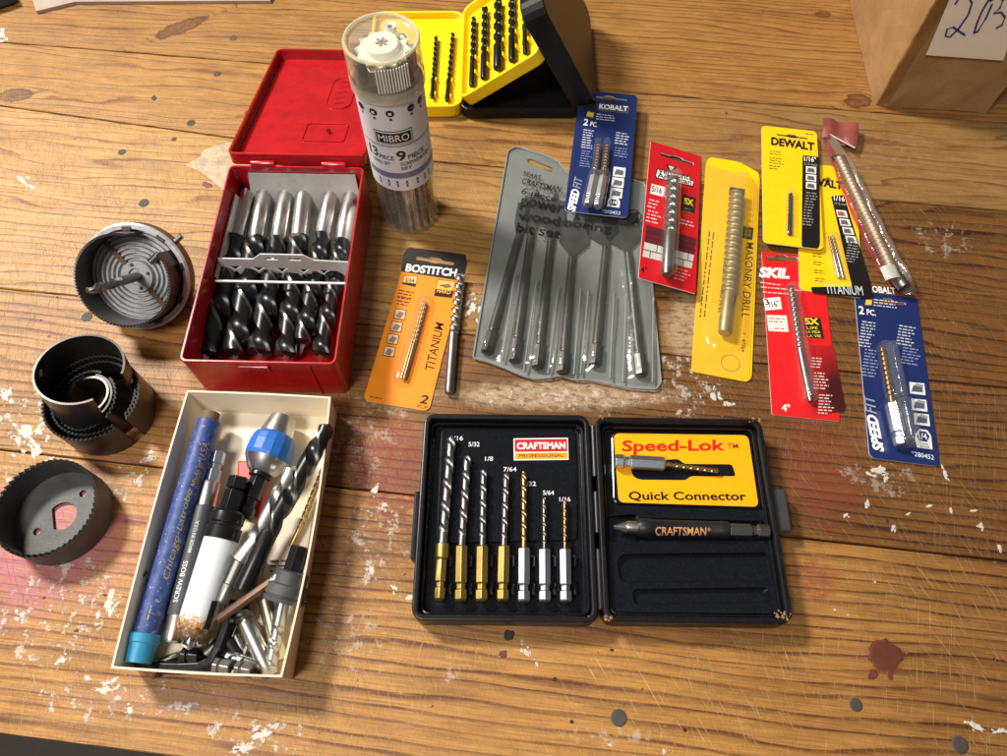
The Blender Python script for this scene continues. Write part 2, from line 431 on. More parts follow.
# ================================================================== WORKBENCH
A_GR = R(-6.5); DIR = V((math.cos(A_GR), math.sin(A_GR), 0)); NRM = V((-math.sin(A_GR), math.cos(A_GR), 0))
def ST(x, s, z=0.0):
    return DIR * x + NRM * s + V((0, 0, z))
def blob(px, py, rx, ry, rot=0.0):
    """stain or painted shade: centre and radii measured in photo pixels, as metres on the bench"""
    c = P(px, py); ex = (P(px + rx, py) - c).length; ey = (P(px, py - ry) - c).length
    return (c.x, c.y, ex, ey, R(rot))
def wood(name, seed, spacing, light, dark, light2, dark2, xsplit, line=0.55, warp=0.004, knots=(), stains_and_shade=(), scuffs=(), bumpk=0.6, rough=0.42, cuts=0.25):
    t = NT(name); b = t.n('BsdfPrincipled'); t.l(b.outputs[0], t.out.inputs[0])
    p = t.pos()
    g = t.mapping(p, (0, 0, 0), (0, 0, -A_GR), (1, 1, 1))                      # along / across the grain
    sep = t.n('SeparateXYZ'); t.l(g, sep.inputs[0]); gx, gy = sep.outputs[0], sep.outputs[1]
    lowv = t.mapping(g, (seed * 3.1, seed * 1.7, seed), (0, 0, 0), (2.2, 9, 1))
    w = t.math('MULTIPLY', t.math('SUBTRACT', t.noise(lowv, 1.6, 3, 0.5), 0.5), warp * 9)
    v = t.math('ADD', gy, w)
    mv = t.mapping(g, (seed, seed * 2, 0), (0, 0, 0), (9, 60, 1))
    v = t.math('ADD', v, t.math('MULTIPLY', t.math('SUBTRACT', t.noise(mv, 1.5, 3, 0.6), 0.5), warp * 0.9))
    kd = None
    for (kx, ky, ra, rb, kang) in knots:
        c = P(kx, ky); cx = c.x * math.cos(-A_GR) - c.y * math.sin(-A_GR); cy = c.x * math.sin(-A_GR) + c.y * math.cos(-A_GR)
        ex = t.math('SUBTRACT', gx, cx); ey = t.math('SUBTRACT', gy, cy); kr = R(kang)
        wob = t.math('MULTIPLY', t.math('SUBTRACT', t.noise(p, 110, 3), 0.5), rb * 1.1)
        dx = t.math('DIVIDE', t.math('ADD', t.math('MULTIPLY', ex, math.cos(kr)), t.math('MULTIPLY', ey, math.sin(kr))), ra)
        dy = t.math('DIVIDE', t.math('ADD', t.math('SUBTRACT', t.math('MULTIPLY', ey, math.cos(kr)), t.math('MULTIPLY', ex, math.sin(kr))), wob), rb)
        d2 = t.math('ADD', t.math('MULTIPLY', dx, dx), t.math('MULTIPLY', dy, dy))
        bulge = t.math('DIVIDE', rb * 1.5, t.math('ADD', 1.0, d2))
        sgn = t.math('DIVIDE', dy, t.math('ADD', t.math('ABSOLUTE', dy), 0.4))
        v = t.math('SUBTRACT', v, t.math('MULTIPLY', bulge, sgn))
        k = t.ramp(t.math('ADD', d2, t.math('MULTIPLY', t.noise(p, 300, 4, 0.7), 0.35)), [(0.10, 0.85), (0.35, 0.62), (0.55, 0.72), (0.78, 0.95), (0.92, 0.45), (1.0, 0.0)])
        kd = k if kd is None else t.math('MAXIMUM', kd, k)
    # growth rings: a saw-tooth whose dark late wood is a narrow band
    sv = t.mapping(g, (seed * 5, 0, 0), (0, 0, 0), (1.2, 55, 1))
    v = t.math('ADD', v, t.math('MULTIPLY', t.math('SUBTRACT', t.noise(sv, 1.0, 2), 0.5), spacing * 2.6))
    ph = t.math('FRACT', t.math('DIVIDE', t.math('ADD', v, seed * .0137), spacing))
    ring = t.ramp(ph, [(0.0, 0.08), (0.40, 0.12), (0.70, 0.34), (0.83, 1.0), (0.92, 1.0), (0.96, 0.12), (1.0, 0.08)])
    ringvar = t.ramp(t.noise(t.mapping(g, (seed * 2, seed, 3), (0, 0, 0), (4, 70, 1)), 1.3, 3, 0.6), [(0.30, 0.30), (0.56, 1.0)])
    ring = t.math('MULTIPLY', ring, ringvar)
    fv = t.mapping(g, (seed, seed, 0), (0, 0, 0), (24, 1500, 1)); fib = t.noise(fv, 1.0, 4, 0.65)
    fv2 = t.mapping(g, (seed, seed * 4, 0), (0, 0, 0), (7, 260, 1)); fib2 = t.noise(fv2, 1.0, 4, 0.65)
    # tone changes from one end of the board to the other (old varnish)
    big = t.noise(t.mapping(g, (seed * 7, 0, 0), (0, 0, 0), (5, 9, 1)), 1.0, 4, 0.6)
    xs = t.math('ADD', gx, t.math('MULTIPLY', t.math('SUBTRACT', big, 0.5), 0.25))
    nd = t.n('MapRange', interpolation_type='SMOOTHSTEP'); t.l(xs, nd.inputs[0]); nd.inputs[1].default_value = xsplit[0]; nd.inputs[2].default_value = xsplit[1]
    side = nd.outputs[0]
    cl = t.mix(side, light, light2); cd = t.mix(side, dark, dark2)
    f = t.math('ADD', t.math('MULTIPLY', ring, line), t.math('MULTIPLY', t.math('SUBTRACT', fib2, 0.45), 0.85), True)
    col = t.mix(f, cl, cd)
    col = t.mix(t.ramp(fib, [(0.28, 0.75), (0.55, 0.0)]), col, cd)
    col = t.mix(t.ramp(t.noise(t.mapping(g, (seed, 7, 0), (0, 0, 0), (60, 620, 1)), 1.0, 4, 0.7), [(0.50, 0.0), (0.72, 0.45)]), col, t.mix(1.0, cl, (1.35, 1.3, 1.2, 1), 'MULTIPLY'))
    col = t.mix(t.math('MULTIPLY', t.ramp(big, [(0.35, 0.0), (0.7, 1.0)]), 0.22), col, t.mix(1.0, col, (0.80, 0.58, 0.40, 1), 'MULTIPLY'))
    grime = t.noise(t.mapping(g, (seed * 9, 2, 0), (0, 0, 0), (22, 60, 1)), 1.0, 7, 0.78)
    col = t.mix(t.ramp(grime, [(0.44, 0.0), (0.66, 0.60)]), col, t.mix(1.0, col, (0.50, 0.44, 0.40, 1), 'MULTIPLY'))
    # pale worn speckle and knife cuts across the grain
    speck = t.ramp(t.noise(p, 420, 4, 0.7), [(0.60, 0.0), (0.72, 1.0)])
    area_m = t.ramp(t.noise(p, 22, 4, 0.6), [(0.42, 0.0), (0.62, 1.0)])
    col = t.mix(t.math('MULTIPLY', t.math('MULTIPLY', speck, area_m), 0.45), col, (0.62, 0.45, 0.27, 1))
    cutm = None
    for ang, dens in ((78, 1.0), (104, 1.3), (62, 0.8)):
        cv = t.mapping(t.mapping(p, (seed, 0, 0), (0, 0, R(ang))), (0, ang, 0), (0, 0, 0), (45, 1700 * dens, 1))
        cn = t.ramp(t.noise(cv, 1.0, 2, 0.5), [(0.63, 0.0), (0.67, 1.0)])
        cm = t.math('MULTIPLY', cn, t.ramp(t.noise(t.mapping(p, (ang, seed, 1)), 16, 3), [(0.42, 0.0), (0.58, 1.0)]))
        cutm = cm if cutm is None else t.math('MAXIMUM', cutm, cm)
    col = t.mix(t.math('MULTIPLY', cutm, cuts), col, t.mix(side, (0.70, 0.52, 0.32, 1), (0.50, 0.33, 0.19, 1)))
    pits = t.ramp(t.noise(p, 260, 2, 0.4), [(0.755, 0.0), (0.79, 1.0)])
    col = t.mix(t.math('MULTIPLY', pits, 0.8), col, (0.03, 0.018, 0.01, 1))
    if kd is not None:
        col = t.mix(kd, col, t.mix(fib2, (0.13, 0.048, 0.018, 1), (0.05, 0.018, 0.008, 1)))
    col = t.mix(1.0, col, (1.02, 0.98, 0.72, 1), 'MULTIPLY')
    def mask(bl, lo=0.75, hi=1.1, amp=0.9, sc=70):
        x, y, rx, ry, ro = bl
        q = t.mapping(p, (x, y, 0), (0, 0, ro), (rx, ry, 1), 'TEXTURE')
        ss = t.n('SeparateXYZ'); t.l(q, ss.inputs[0])
        d = t.math('SQRT', t.math('ADD', t.math('MULTIPLY', ss.outputs[0], ss.outputs[0]), t.math('MULTIPLY', ss.outputs[1], ss.outputs[1])))
        d = t.math('ADD', d, t.math('MULTIPLY', t.math('SUBTRACT', t.noise(p, sc, 5, 0.65), 0.5), amp))
        m = t.n('MapRange', interpolation_type='SMOOTHSTEP'); t.l(d, m.inputs[0])
        m.inputs[1].default_value = hi; m.inputs[2].default_value = lo
        return m.outputs[0]
    for bl, c, k in stains_and_shade:
        m = mask(bl, 0.45, 1.15, 1.1, 60)
        worn = t.ramp(t.noise(t.mapping(g, (3, 1, 0), (0, 0, 0), (180, 420, 1)), 1.0, 4, 0.7), [(0.36, 0.15), (0.56, 1.0)])
        col = t.mix(t.math('MULTIPLY', t.math('MULTIPLY', m, worn), k), col, c)
    wm = None
    for bl, k in scuffs:
        m = mask(bl, 0.55, 1.1, 1.2, 90)
        thr = t.noise(t.mapping(p, (bl[0] * 30, 2, 0), (0, 0, R(20)), (190, 140, 1)), 1.0, 6, 0.72)
        fine = t.noise(t.mapping(g, (0, 0, 0), (0, 0, 0), (300, 700, 1)), 1.0, 3, 0.6)
        tt = t.math('ADD', t.math('ADD', thr, t.math('MULTIPLY', t.math('SUBTRACT', fine, 0.5), 0.35)), t.math('MULTIPLY', m, 0.15))
        s_ = t.math('MULTIPLY', t.ramp(tt, [(0.68, 0.0), (0.75, 1.0)]), t.math('MULTIPLY', t.math('GREATER_THAN', m, 0.04), k))
        wm = s_ if wm is None else t.math('MAXIMUM', wm, s_)
    if wm is not None:
        col = t.mix(t.math('MULTIPLY', wm, 0.88), col, (0.57, 0.52, 0.44, 1))
    t.l(col, b.inputs['Base Color'])
    rr = t.math('ADD', rough - 0.06, t.math('MULTIPLY', fib2, 0.22)); t.l(rr, b.inputs['Roughness'])
    b.inputs['Specular IOR Level'].default_value = 0.40
    h = t.math('ADD', t.math('MULTIPLY', ring, 0.7), t.math('MULTIPLY', fib, 0.5))
    h = t.math('ADD', h, t.math('MULTIPLY', t.noise(p, 700, 3), 0.35))
    h = t.math('SUBTRACT', h, t.math('MULTIPLY', cutm, 0.9)); h = t.math('SUBTRACT', h, t.math('MULTIPLY', pits, 1.2))
    if wm is not None: h = t.math('ADD', h, t.math('MULTIPLY', wm, 0.6))
    bp = t.n('Bump'); bp.inputs['Strength'].default_value = bumpk; bp.inputs['Distance'].default_value = 0.0005
    t.l(h, bp.inputs['Height']); t.l(bp.outputs[0], b.inputs['Normal'])
    return t.m

PINK = (0.40, 0.12, 0.15, 1); RED_STAIN_SHADE = (0.22, 0.035, 0.022, 1); MAHOG = (0.085, 0.028, 0.012, 1); PALE = (0.62, 0.47, 0.30, 1)
L0 = (0.50, 0.265, 0.088, 1); D0 = (0.13, 0.042, 0.012, 1); L0R = (0.30, 0.135, 0.042, 1); D0R = (0.065, 0.020, 0.007, 1)
planks = [
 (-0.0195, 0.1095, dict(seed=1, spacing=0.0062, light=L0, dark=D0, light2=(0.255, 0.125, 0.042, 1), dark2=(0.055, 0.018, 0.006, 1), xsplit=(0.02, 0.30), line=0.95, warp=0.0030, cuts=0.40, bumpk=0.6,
    stains_and_shade=[(blob(40, 545, 95, 75), PINK, 1.0), (blob(395, 520, 60, 60), MAHOG, 0.6), (blob(390, 505, 30, 24), RED_STAIN_SHADE, 0.6), (blob(345, 590, 28, 70), MAHOG, 0.55), (blob(885, 660, 19, 20), (0.16, 0.028, 0.014, 1), 1.0), (blob(873, 674, 6, 5), (0.16, 0.028, 0.014, 1), 1.0), (blob(815, 580, 25, 30), RED_STAIN_SHADE, 0.6), (blob(640, 632, 190, 12), RED_STAIN_SHADE, 0.25), (blob(180, 700, 120, 16), (0.40, 0.20, 0.16, 1), 0.4)],  # long red strip below the drill case: its cast shadow painted into the wood
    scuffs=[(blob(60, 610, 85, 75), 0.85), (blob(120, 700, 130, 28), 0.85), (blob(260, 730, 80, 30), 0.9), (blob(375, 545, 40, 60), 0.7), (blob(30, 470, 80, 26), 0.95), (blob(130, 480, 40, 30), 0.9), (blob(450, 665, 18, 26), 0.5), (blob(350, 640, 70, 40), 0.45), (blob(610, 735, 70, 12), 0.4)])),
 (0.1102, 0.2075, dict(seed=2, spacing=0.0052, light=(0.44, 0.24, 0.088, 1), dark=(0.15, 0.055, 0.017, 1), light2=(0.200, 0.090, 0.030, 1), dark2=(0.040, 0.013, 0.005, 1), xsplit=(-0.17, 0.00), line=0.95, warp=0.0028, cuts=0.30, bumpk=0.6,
    stains_and_shade=[(blob(385, 460, 50, 50), RED_STAIN_SHADE, 0.8), (blob(350, 470, 28, 60), MAHOG, 0.6), (blob(820, 470, 45, 60), RED_STAIN_SHADE, 0.5), (blob(110, 470, 40, 20), PINK, 0.5), (blob(560, 395, 130, 16), PALE, 0.6)],
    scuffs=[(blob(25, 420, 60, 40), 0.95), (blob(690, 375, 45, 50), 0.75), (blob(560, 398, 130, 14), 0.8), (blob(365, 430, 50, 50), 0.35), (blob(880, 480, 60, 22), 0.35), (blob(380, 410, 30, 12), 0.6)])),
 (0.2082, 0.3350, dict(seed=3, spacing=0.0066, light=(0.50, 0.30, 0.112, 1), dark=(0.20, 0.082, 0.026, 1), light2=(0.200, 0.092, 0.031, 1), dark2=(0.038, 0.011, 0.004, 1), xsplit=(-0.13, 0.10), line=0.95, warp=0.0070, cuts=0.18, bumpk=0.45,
    stains_and_shade=[(blob(40, 165, 60, 22), (0.36, 0.17, 0.06, 1), 0.5), (blob(690, 330, 30, 40), PALE, 0.5)],
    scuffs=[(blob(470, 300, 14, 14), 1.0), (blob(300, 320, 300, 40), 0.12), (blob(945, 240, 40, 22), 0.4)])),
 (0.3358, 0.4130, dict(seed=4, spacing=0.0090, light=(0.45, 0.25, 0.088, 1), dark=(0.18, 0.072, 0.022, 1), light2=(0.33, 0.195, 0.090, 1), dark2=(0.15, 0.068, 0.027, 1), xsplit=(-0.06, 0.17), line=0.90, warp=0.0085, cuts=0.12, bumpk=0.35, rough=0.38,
    knots=[(14, 95, 0.016, 0.0070, 12)], stains_and_shade=[], scuffs=[(blob(860, 150, 120, 20), 0.12)])),
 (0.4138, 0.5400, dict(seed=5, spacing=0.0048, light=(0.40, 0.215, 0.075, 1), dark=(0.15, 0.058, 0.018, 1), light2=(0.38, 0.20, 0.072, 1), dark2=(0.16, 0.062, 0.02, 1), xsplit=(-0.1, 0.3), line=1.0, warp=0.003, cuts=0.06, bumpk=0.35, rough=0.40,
    knots=[(182, 27, 0.024, 0.0075, 40), (823, 14, 0.007, 0.0040, 5), (858, 101, 0.011, 0.008, 20)], stains_and_shade=[], scuffs=[])),
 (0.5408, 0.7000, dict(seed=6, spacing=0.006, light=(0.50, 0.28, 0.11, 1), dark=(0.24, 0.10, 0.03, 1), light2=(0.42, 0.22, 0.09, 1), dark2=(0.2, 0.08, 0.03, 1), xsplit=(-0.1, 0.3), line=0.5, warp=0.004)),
]
bench = tag(thing('workbench_top', 'worn paint-spattered pine plank workbench top', None, (0, 0.25, -0.03)), None, None, kind='structure')
def bend(x):                                                # one joint runs off at a slight angle
    k = min(1.0, max(0.0, (-0.14 - x) / 0.25)); return 0.0165 * k
for i, (s0, s1, kw) in enumerate(planks):
    g = G(); rnd = random.Random(i + 5)
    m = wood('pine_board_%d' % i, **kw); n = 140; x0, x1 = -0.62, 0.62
    top = []
    for q in range(n + 1):                                  # slightly nibbled long edges
        x = x0 + (x1 - x0) * q / n
        a = s0 + 0.0002 + abs(rnd.gauss(0, 0.0003)); b = s1 - 0.0002 - abs(rnd.gauss(0, 0.0003))
        top.append((x, a, b))
    vs = []; fs = []
    for (x, a, b) in top:
        da = bend(x) if i == 3 else 0.0; db = bend(x) if i == 2 else 0.0; a += da; b += db
        vs += [ST(x, s0 + da + .0001, -0.03), ST(x, s0 + da + .0001, -0.0006), ST(x, a, 0), ST(x, b, 0), ST(x, s1 + db - .0001, -0.0006), ST(x, s1 + db - .0001, -0.03)]
    for q in range(n):
        for k in range(5):
            fs.append((q * 6 + k, (q + 1) * 6 + k, (q + 1) * 6 + k + 1, q * 6 + k + 1))
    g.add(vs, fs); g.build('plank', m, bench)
GAPDARK = mat('bench_gap_dirt', (0.02, 0.012, 0.008, 1), 0.9)
G().hexa([ST(-0.62, -0.015, -0.06), ST(0.62, -0.015, -0.06), ST(0.62, 0.69, -0.06), ST(-0.62, 0.69, -0.06), ST(-0.62, -0.015, -0.0302), ST(0.62, -0.015, -0.0302), ST(0.62, 0.69, -0.0302), ST(-0.62, 0.69, -0.0302)]).build('underframe', GAPDARK, bench)

fl = G(); fl.hexa([V((x, y, -0.80)) for x, y in ((-2, -2), (2, -2), (2, 2), (-2, 2))] + [V((x, y, -0.78)) for x, y in ((-2, -2), (2, -2), (2, 2), (-2, 2))]); tag(fl.build('floor', mat('dark_floor', (0.03, 0.022, 0.018, 1), 0.8), None), None, None, kind='structure')
# nail heads sunk in the boards
NAIL = mat('rusty_nail_head', (0.070, 0.056, 0.043, 1), 0.65, 0.3, 0.4, 0.5, 1500)
for (px, py, r) in ((619, 718, 0.0037), (960, 745, 0.0037), (144, 203, 0.0033), (87, 317, 0.0032), (191, 123, 0.0029), (233, 38, 0.0029), (217, 74, 0.0026), (856, 705, 0.003), (122, 152, 0.0026), (174, 139, 0.0018), (440, 470, 0.002)):
    c = P(px, py); g = G()
    g.lathe([(0.0, 0.00025), (r * .8, 0.00025), (r, 0.00002), (r, -0.003)], Matrix.Translation(c), 20, 0, False)
    g.build('nail_head', NAIL, bench)

# paint drips and flakes lying on the boards
def splat(g, px, py, rx, ry, rot=0, seed=0, mi=0, n=13, irr=0.35, h=0.00022):
    rnd = random.Random(seed + int(px * 7 + py)); pts = []
    for i in range(n):
        a = 2 * math.pi * i / n; k = 1 + rnd.uniform(-irr, irr)
        x, y = rx * k * math.cos(a), ry * k * math.sin(a); c, s = math.cos(R(rot)), math.sin(R(rot))
        pts.append(P(px + x * c - y * s, py + x * s + y * c, 0.00002))
    c = P(px, py, 0.00002); up = V((0, 0, h))
    inner = [c + (q - c) * 0.82 + up for q in pts]
    vs = pts + inner; fs = [(i, (i + 1) % n, n + (i + 1) % n, n + i)[::-1] for i in range(n)] + [tuple(range(n, 2 * n))[::-1]]
    g.add(vs, fs, mi)
WHITEPAINT = mat('dried_white_paint', (0.56, 0.53, 0.47, 1), 0.6, 0, 0.08, 0.4, 900, dirt=0.75, dirtcol=(0.36, 0.25, 0.15, 1), vscale=150)
REDDROP = mat('dried_red_paint', (0.12, 0.030, 0.014, 1), 0.5, 0, 0.2, 0.3)
DARKDROP = mat('dark_resin_drop', (0.03, 0.012, 0.008, 1), 0.5)
def flake(px, py, rx, ry, rot=0, m=None, irr=0.35, n=13):
    if m is not None:
        g = G(); splat(g, px, py, rx, ry, rot, 3, 0, n, irr); return g.build('paint_drop', m, bench)
    rnd = random.Random(int(px * 13 + py * 5)); k = 1 if rx * ry < 12 else (3 if rx * ry < 45 else 5)
    for i in range(k):                                       # a broken patch: a few ragged islands
        a = rnd.uniform(0, 6.28); q = 0.0 if i == 0 else rnd.uniform(0.55, 1.15); sc = rnd.uniform(0.55, 0.8) if i == 0 else rnd.uniform(0.18, 0.42)
        if k == 1: sc = 0.85
        ox, oy = rx * q * math.cos(a), ry * q * math.sin(a); c_, s_ = math.cos(R(rot)), math.sin(R(rot))
        g = G(); splat(g, px + ox * c_ - oy * s_, py + ox * s_ + oy * c_, rx * sc * .8, ry * sc * .8, rot + rnd.uniform(-25, 25), i, 0, 17, 0.45, 0.00015); g.build('paint_drop', WHITEPAINT, bench)
for a in ((22, 180, 9, 4.5, 25), (32, 187, 5, 2.2, 25), (473, 308, 6, 9, 15), (478, 322, 2, 6, -12), (714, 396, 5, 9, -25), (728, 404, 7, 4, 25), (867, 504, 6, 4, 50), (846, 515, 4, 3.5, 10), (893, 528, 3, 6, 30), (908, 514, 4, 2.2, -30), (929, 506, 6, 1.8, -4), (951, 511, 2.2, 5, -20), (973, 511, 6, 1.8, -6),
          (981, 526, 4, 7, -18), (978, 727, 16, 4.5, 14), (1001, 731, 9, 4, 10), (527, 653, 5, 9, -40), (522, 641, 4, 4, 0), (537, 664, 3, 5, -20), (878, 470, 12, 6, 5), (886, 478, 4, 5, 0), (945, 474, 3, 8, -15), (1000, 548, 3, 6, -20), (610, 745, 7, 2, -5), (664, 752, 5, 4, 10), (6, 395, 9, 8, 0), (26, 433, 13, 10, 30), (35, 452, 14, 9, 40), (72, 440, 14, 5, -30), (150, 458, 6, 10, 40), (140, 478, 5, 12, 35),
          (110, 602, 7, 16, 32), (62, 660, 9, 5, -15), (105, 690, 18, 7, -18), (88, 678, 8, 3, 10), (22, 615, 7, 9, 0), (262, 735, 16, 8, -35), (246, 748, 12, 6, -20), (130, 710, 6, 6, 0), (190, 705, 12, 4, -15), (375, 490, 4, 8, 20), (385, 505, 5, 5, 0), (372, 570, 5, 7, 10), (395, 588, 4, 9, -30), (410, 597, 7, 4, 10), (2, 35, 8, 6, 0), (835, 610, 1.8, 1.8, 0), (848, 615, 1.5, 1.5, 0), (875, 582, 2, 2, 0)):
    flake(*a)
for a in ((207, 185, 5, 3, 20, REDDROP, 0.2), (248, 113, 4, 2.6, 10, REDDROP, 0.2), (503, 654, 5, 4, 0, REDDROP, 0.25), (885, 655, 17, 15, 30, REDDROP, 0.16, 19), (873, 675, 6, 5, 0, REDDROP, 0.2), (890, 674, 3, 8, -10, REDDROP, 0.3), (509, 635, 5, 6, 20, DARKDROP, 0.3), (154, 98, 2.6, 2.6, 0, DARKDROP, 0.1), (572, 722, 2, 2, 0, DARKDROP, 0.2), (555, 679, 2, 2, 0, DARKDROP, 0.2), (685, 730, 2, 2, 0, DARKDROP, 0.2), (612, 650, 2, 1.5, 0, DARKDROP, 0.2), (44, 598, 2, 1.2, 0, DARKDROP, 0.2), (105, 595, 2, 1.4, 0, DARKDROP, 0.3), (76, 631, 2.2, 1.4, -10, DARKDROP, 0.3)):
    flake(*a)
# torn paper stuck to the bench
g = G(); rnd = random.Random(4); outl = [(186, 166), (200, 158), (205, 150), (214, 145), (226, 143), (245, 144), (262, 146), (258, 170), (243, 182), (229, 195), (222, 188), (212, 180), (200, 173)]
pts = [P(x + rnd.uniform(-1.5, 1.5), y + rnd.uniform(-1.5, 1.5), 0.0001) for x, y in outl]
c = P(228, 165, 0.0006); g.add(pts + [c], [(i, (i + 1) % len(pts), len(pts)) for i in range(len(pts))][::1])
o = g.build('torn_paper', mat('translucent_torn_paper', (0.42, 0.32, 0.20, 1), 0.5, 0, 0.4, 0.9, 240, dirt=0.7, dirtcol=(0.34, 0.22, 0.11, 1), vscale=90), None, loc=P(225, 168, 0.0001))
tag(o, 'torn scrap of pale paper stuck to the bench beside the red box', 'paper scrap')

# ================================================================== RED METAL BOX
def rect_fit(bl, br, tr, tl, z):
    q = [P(*p, z) for p in (bl, br, tr, tl)]
    c = (q[0] + q[1] + q[2] + q[3]) / 4
    u = ((q[1] - q[0]) + (q[2] - q[3])).normalized(); v = V((0, 0, 1)).cross(u)
    w = ((q[1] - q[0]).length + (q[2] - q[3]).length) / 2; h = (((q[3] - q[0]).dot(v)) + ((q[2] - q[1]).dot(v))) / 2
    return c, u, v, w, h
def F(c, u, z=0.0):
    return frame(V((c.x, c.y, z)), (0, 0, 1), u)

RB_H = 0.034
c, u, v, w, h = rect_fit((170, 361), (329, 365), (370, 168), (238, 166), RB_H)
M = F(c, u); T = 0.0010
red = thing('metal_drill_box', 'open red enamelled metal box with its lid folded back', 'metal box', V((c.x, c.y, 0)))
def open_box(g, w, h, z0, z1, t, M, floor=None, mi=0, r=0.0):
    outer = rrect(w, h, r, 4) if r else [(w/2, h/2), (-w/2, h/2), (-w/2, -h/2), (w/2, -h/2)]
    inner = rrect(w - 2*t, h - 2*t, max(r - t, 0.0002), 4) if r else [(w/2-t, h/2-t), (-w/2+t, h/2-t), (-w/2+t, -h/2+t), (w/2-t, -h/2+t)]
    n = len(outer); fl = floor if floor is not None else z0 + t
    vs = [M @ V((x, y, z0)) for x, y in outer] + [M @ V((x, y, z1)) for x, y in outer] + [M @ V((x, y, z1)) for x, y in inner] + [M @ V((x, y, fl)) for x, y in inner]
    fs = [tuple(range(n))[::-1], tuple(range(3*n, 4*n))]
    for k in range(3):
        for i in range(n):
            j = (i + 1) % n; fs.append((k*n+i, k*n+j, (k+1)*n+j, (k+1)*n+i))
    return g.add(vs, fs, mi)
g = G(); open_box(g, w, h, 0.0005, RB_H, T, M, r=0.003)
body = g.build('box_body', REDPAINT, red, 0.0004)
# rolled rim along the top edge
g = G(); ring = [M @ V((x, y, RB_H)) for x, y in rrect(w - T, h - T, 0.003, 4)]
g.tube(ring + [ring[0]], 0.0008, 6); g.build('rolled_rim', REDPAINT, body)
# small latch catch pressed out of the front wall
g = G(); g.box(M @ Matrix.Translation((-0.003, -h/2 - 0.0006, RB_H - 0.0045)), (0.016, 0.0016, 0.0045)); g.build('latch_catch', REDPAINT, red, 0.0005)
# folded seam of the corner
g = G(); g.box(M @ Matrix.Translation((w/2 - 0.014, -h/2 - 0.0003, RB_H * 0.5)), (0.0010, 0.0008, RB_H * 0.96)); g.build('corner_seam', REDPAINT, red)
# lid: hinge line on the rear rim, far edge down on the bench
HL = M @ V((-w/2, h/2, RB_H)); HR = M @ V((w/2, h/2, RB_H))
far = M @ V((0, h/2 + 0.128, 0.0032)); hm = (HL + HR) / 2
ld = (far - hm).normalized(); lu = (HR - HL).normalized(); ln = lu.cross(ld)
LM = frame(hm + ld * 0.0025, ln, lu)                              # lid frame: x along hinge, y away, z out of the inside face
LW, LL = w + 0.001, (far - hm).length
lid = G(); open_box(lid, LW, LL, -0.0008, 0.0062, 0.0009, LM @ Matrix.Translation((0, LL/2, 0)), r=0.004)
lido = lid.build('lid', REDPAINT, red, 0.0004)
g = G(); ring = [LM @ V((x, y + LL/2, 0.0062)) for x, y in rrect(LW - 0.001, LL - 0.001, 0.004, 4)]
g.tube(ring + [ring[0]], 0.0009, 6); g.build('lid_rim', REDPAINT, lido)
def lidpt(x, y, z=0.0): return LM @ V((x, y, z))
g = G(); 
for (cx_, cy_, sx, sy, ht) in ((0.010, 0.035, 0.026, 0.020, 0.0007),):
    ring = [lidpt(cx_ + a, cy_ + b, 0.0003) for a, b in rrect(sx, sy, 0.002, 3)]
    g.tube(ring + [ring[0]], 0.0005, 6)
ring = [lidpt(0.012 + a, 0.084 + b, 0.0002) for a, b in rrect(0.016, 0.040, 0.007, 5)]
g.tube(ring + [ring[0]], 0.0006, 6)
for i in range(5):
    g.tube([lidpt(0.009, 0.070 + i * .007, 0.0001), lidpt(0.015, 0.072 + i * .007, 0.0001)], 0.0007, 6)
g.build('embossing', REDPAINT, lido)
g = G(); g.lathe([(0, .0034), (0.0012, .0033), (.0014, .002), (.0011, 0)], LM @ Matrix.Translation((0.012, 0.035, 0.0)), 12); g.build('rivet_knob', REDPAINT, lido)
g = G(); g.box(LM @ Matrix.Translation((0.016, LL + 0.0035, 0.0035)), (0.020, 0.007, 0.0012)); g.box(LM @ Matrix.Translation((0.016, LL + 0.006, 0.006)), (0.012, 0.0014, 0.006)); g.build('lid_latch', REDPAINT, lido, 0.0004)
for x in (-0.020, 0.022):
    g = G(); k = M @ V((x, h/2 + 0.001, RB_H + 0.0012))
    g.tube([k - lu * 0.007, k + lu * 0.007], 0.0019, 10); g.box(frame(k + ld * .003 + ln * -.0005, ln, lu), (0.014, 0.006, 0.0012)); g.build('hinge', REDPAINT, red, 0.0003)
# galvanised liner with raised deck, lips and a drilled rack
liner = G()
yb, yf = h/2 - 0.0022, 0.004
liner.box(M @ Matrix.Translation((0, (yb + yf)/2, 0.0045)), (w - 0.006, yb - yf, 0.0008))
def plate(g, pts, t, nrm):
    n_ = V(nrm).normalized() * t; g.add([p for p in pts] + [p + n_ for p in pts], [(0,1,2,3), (7,6,5,4), (0,4,5,1), (1,5,6,2), (2,6,7,3), (3,7,4,0)])
def L3(x, y, z): return M @ V((x, y, z))
plate(liner, [L3(-w/2+.007, yb - .008, .005), L3(w/2-.004, yb-.008, .005), L3(w/2-.006, yb, .030), L3(-w/2+.010, yb, .030)], .0008, M.to_3x3() @ V((0, 1, 0)))
plate(liner, [L3(-w/2+.006, yf-.012, .006), L3(-w/2+.006, yb-.008, .006), L3(-w/2+.0025, yb-.010, .0235), L3(-w/2+.0025, yf-.010, .0235)], .0008, M.to_3x3() @ V((-1, 0, 0)))
plate(liner, [L3(w/2-.005, yf-.012, .006), L3(w/2-.005, yb-.008, .006), L3(w/2-.0025, yb-.010, .0290), L3(w/2-.0025, yf-.010, .0290)], .0008, M.to_3x3() @ V((1, 0, 0)))
lin_o = liner.build('liner', GALV, red)
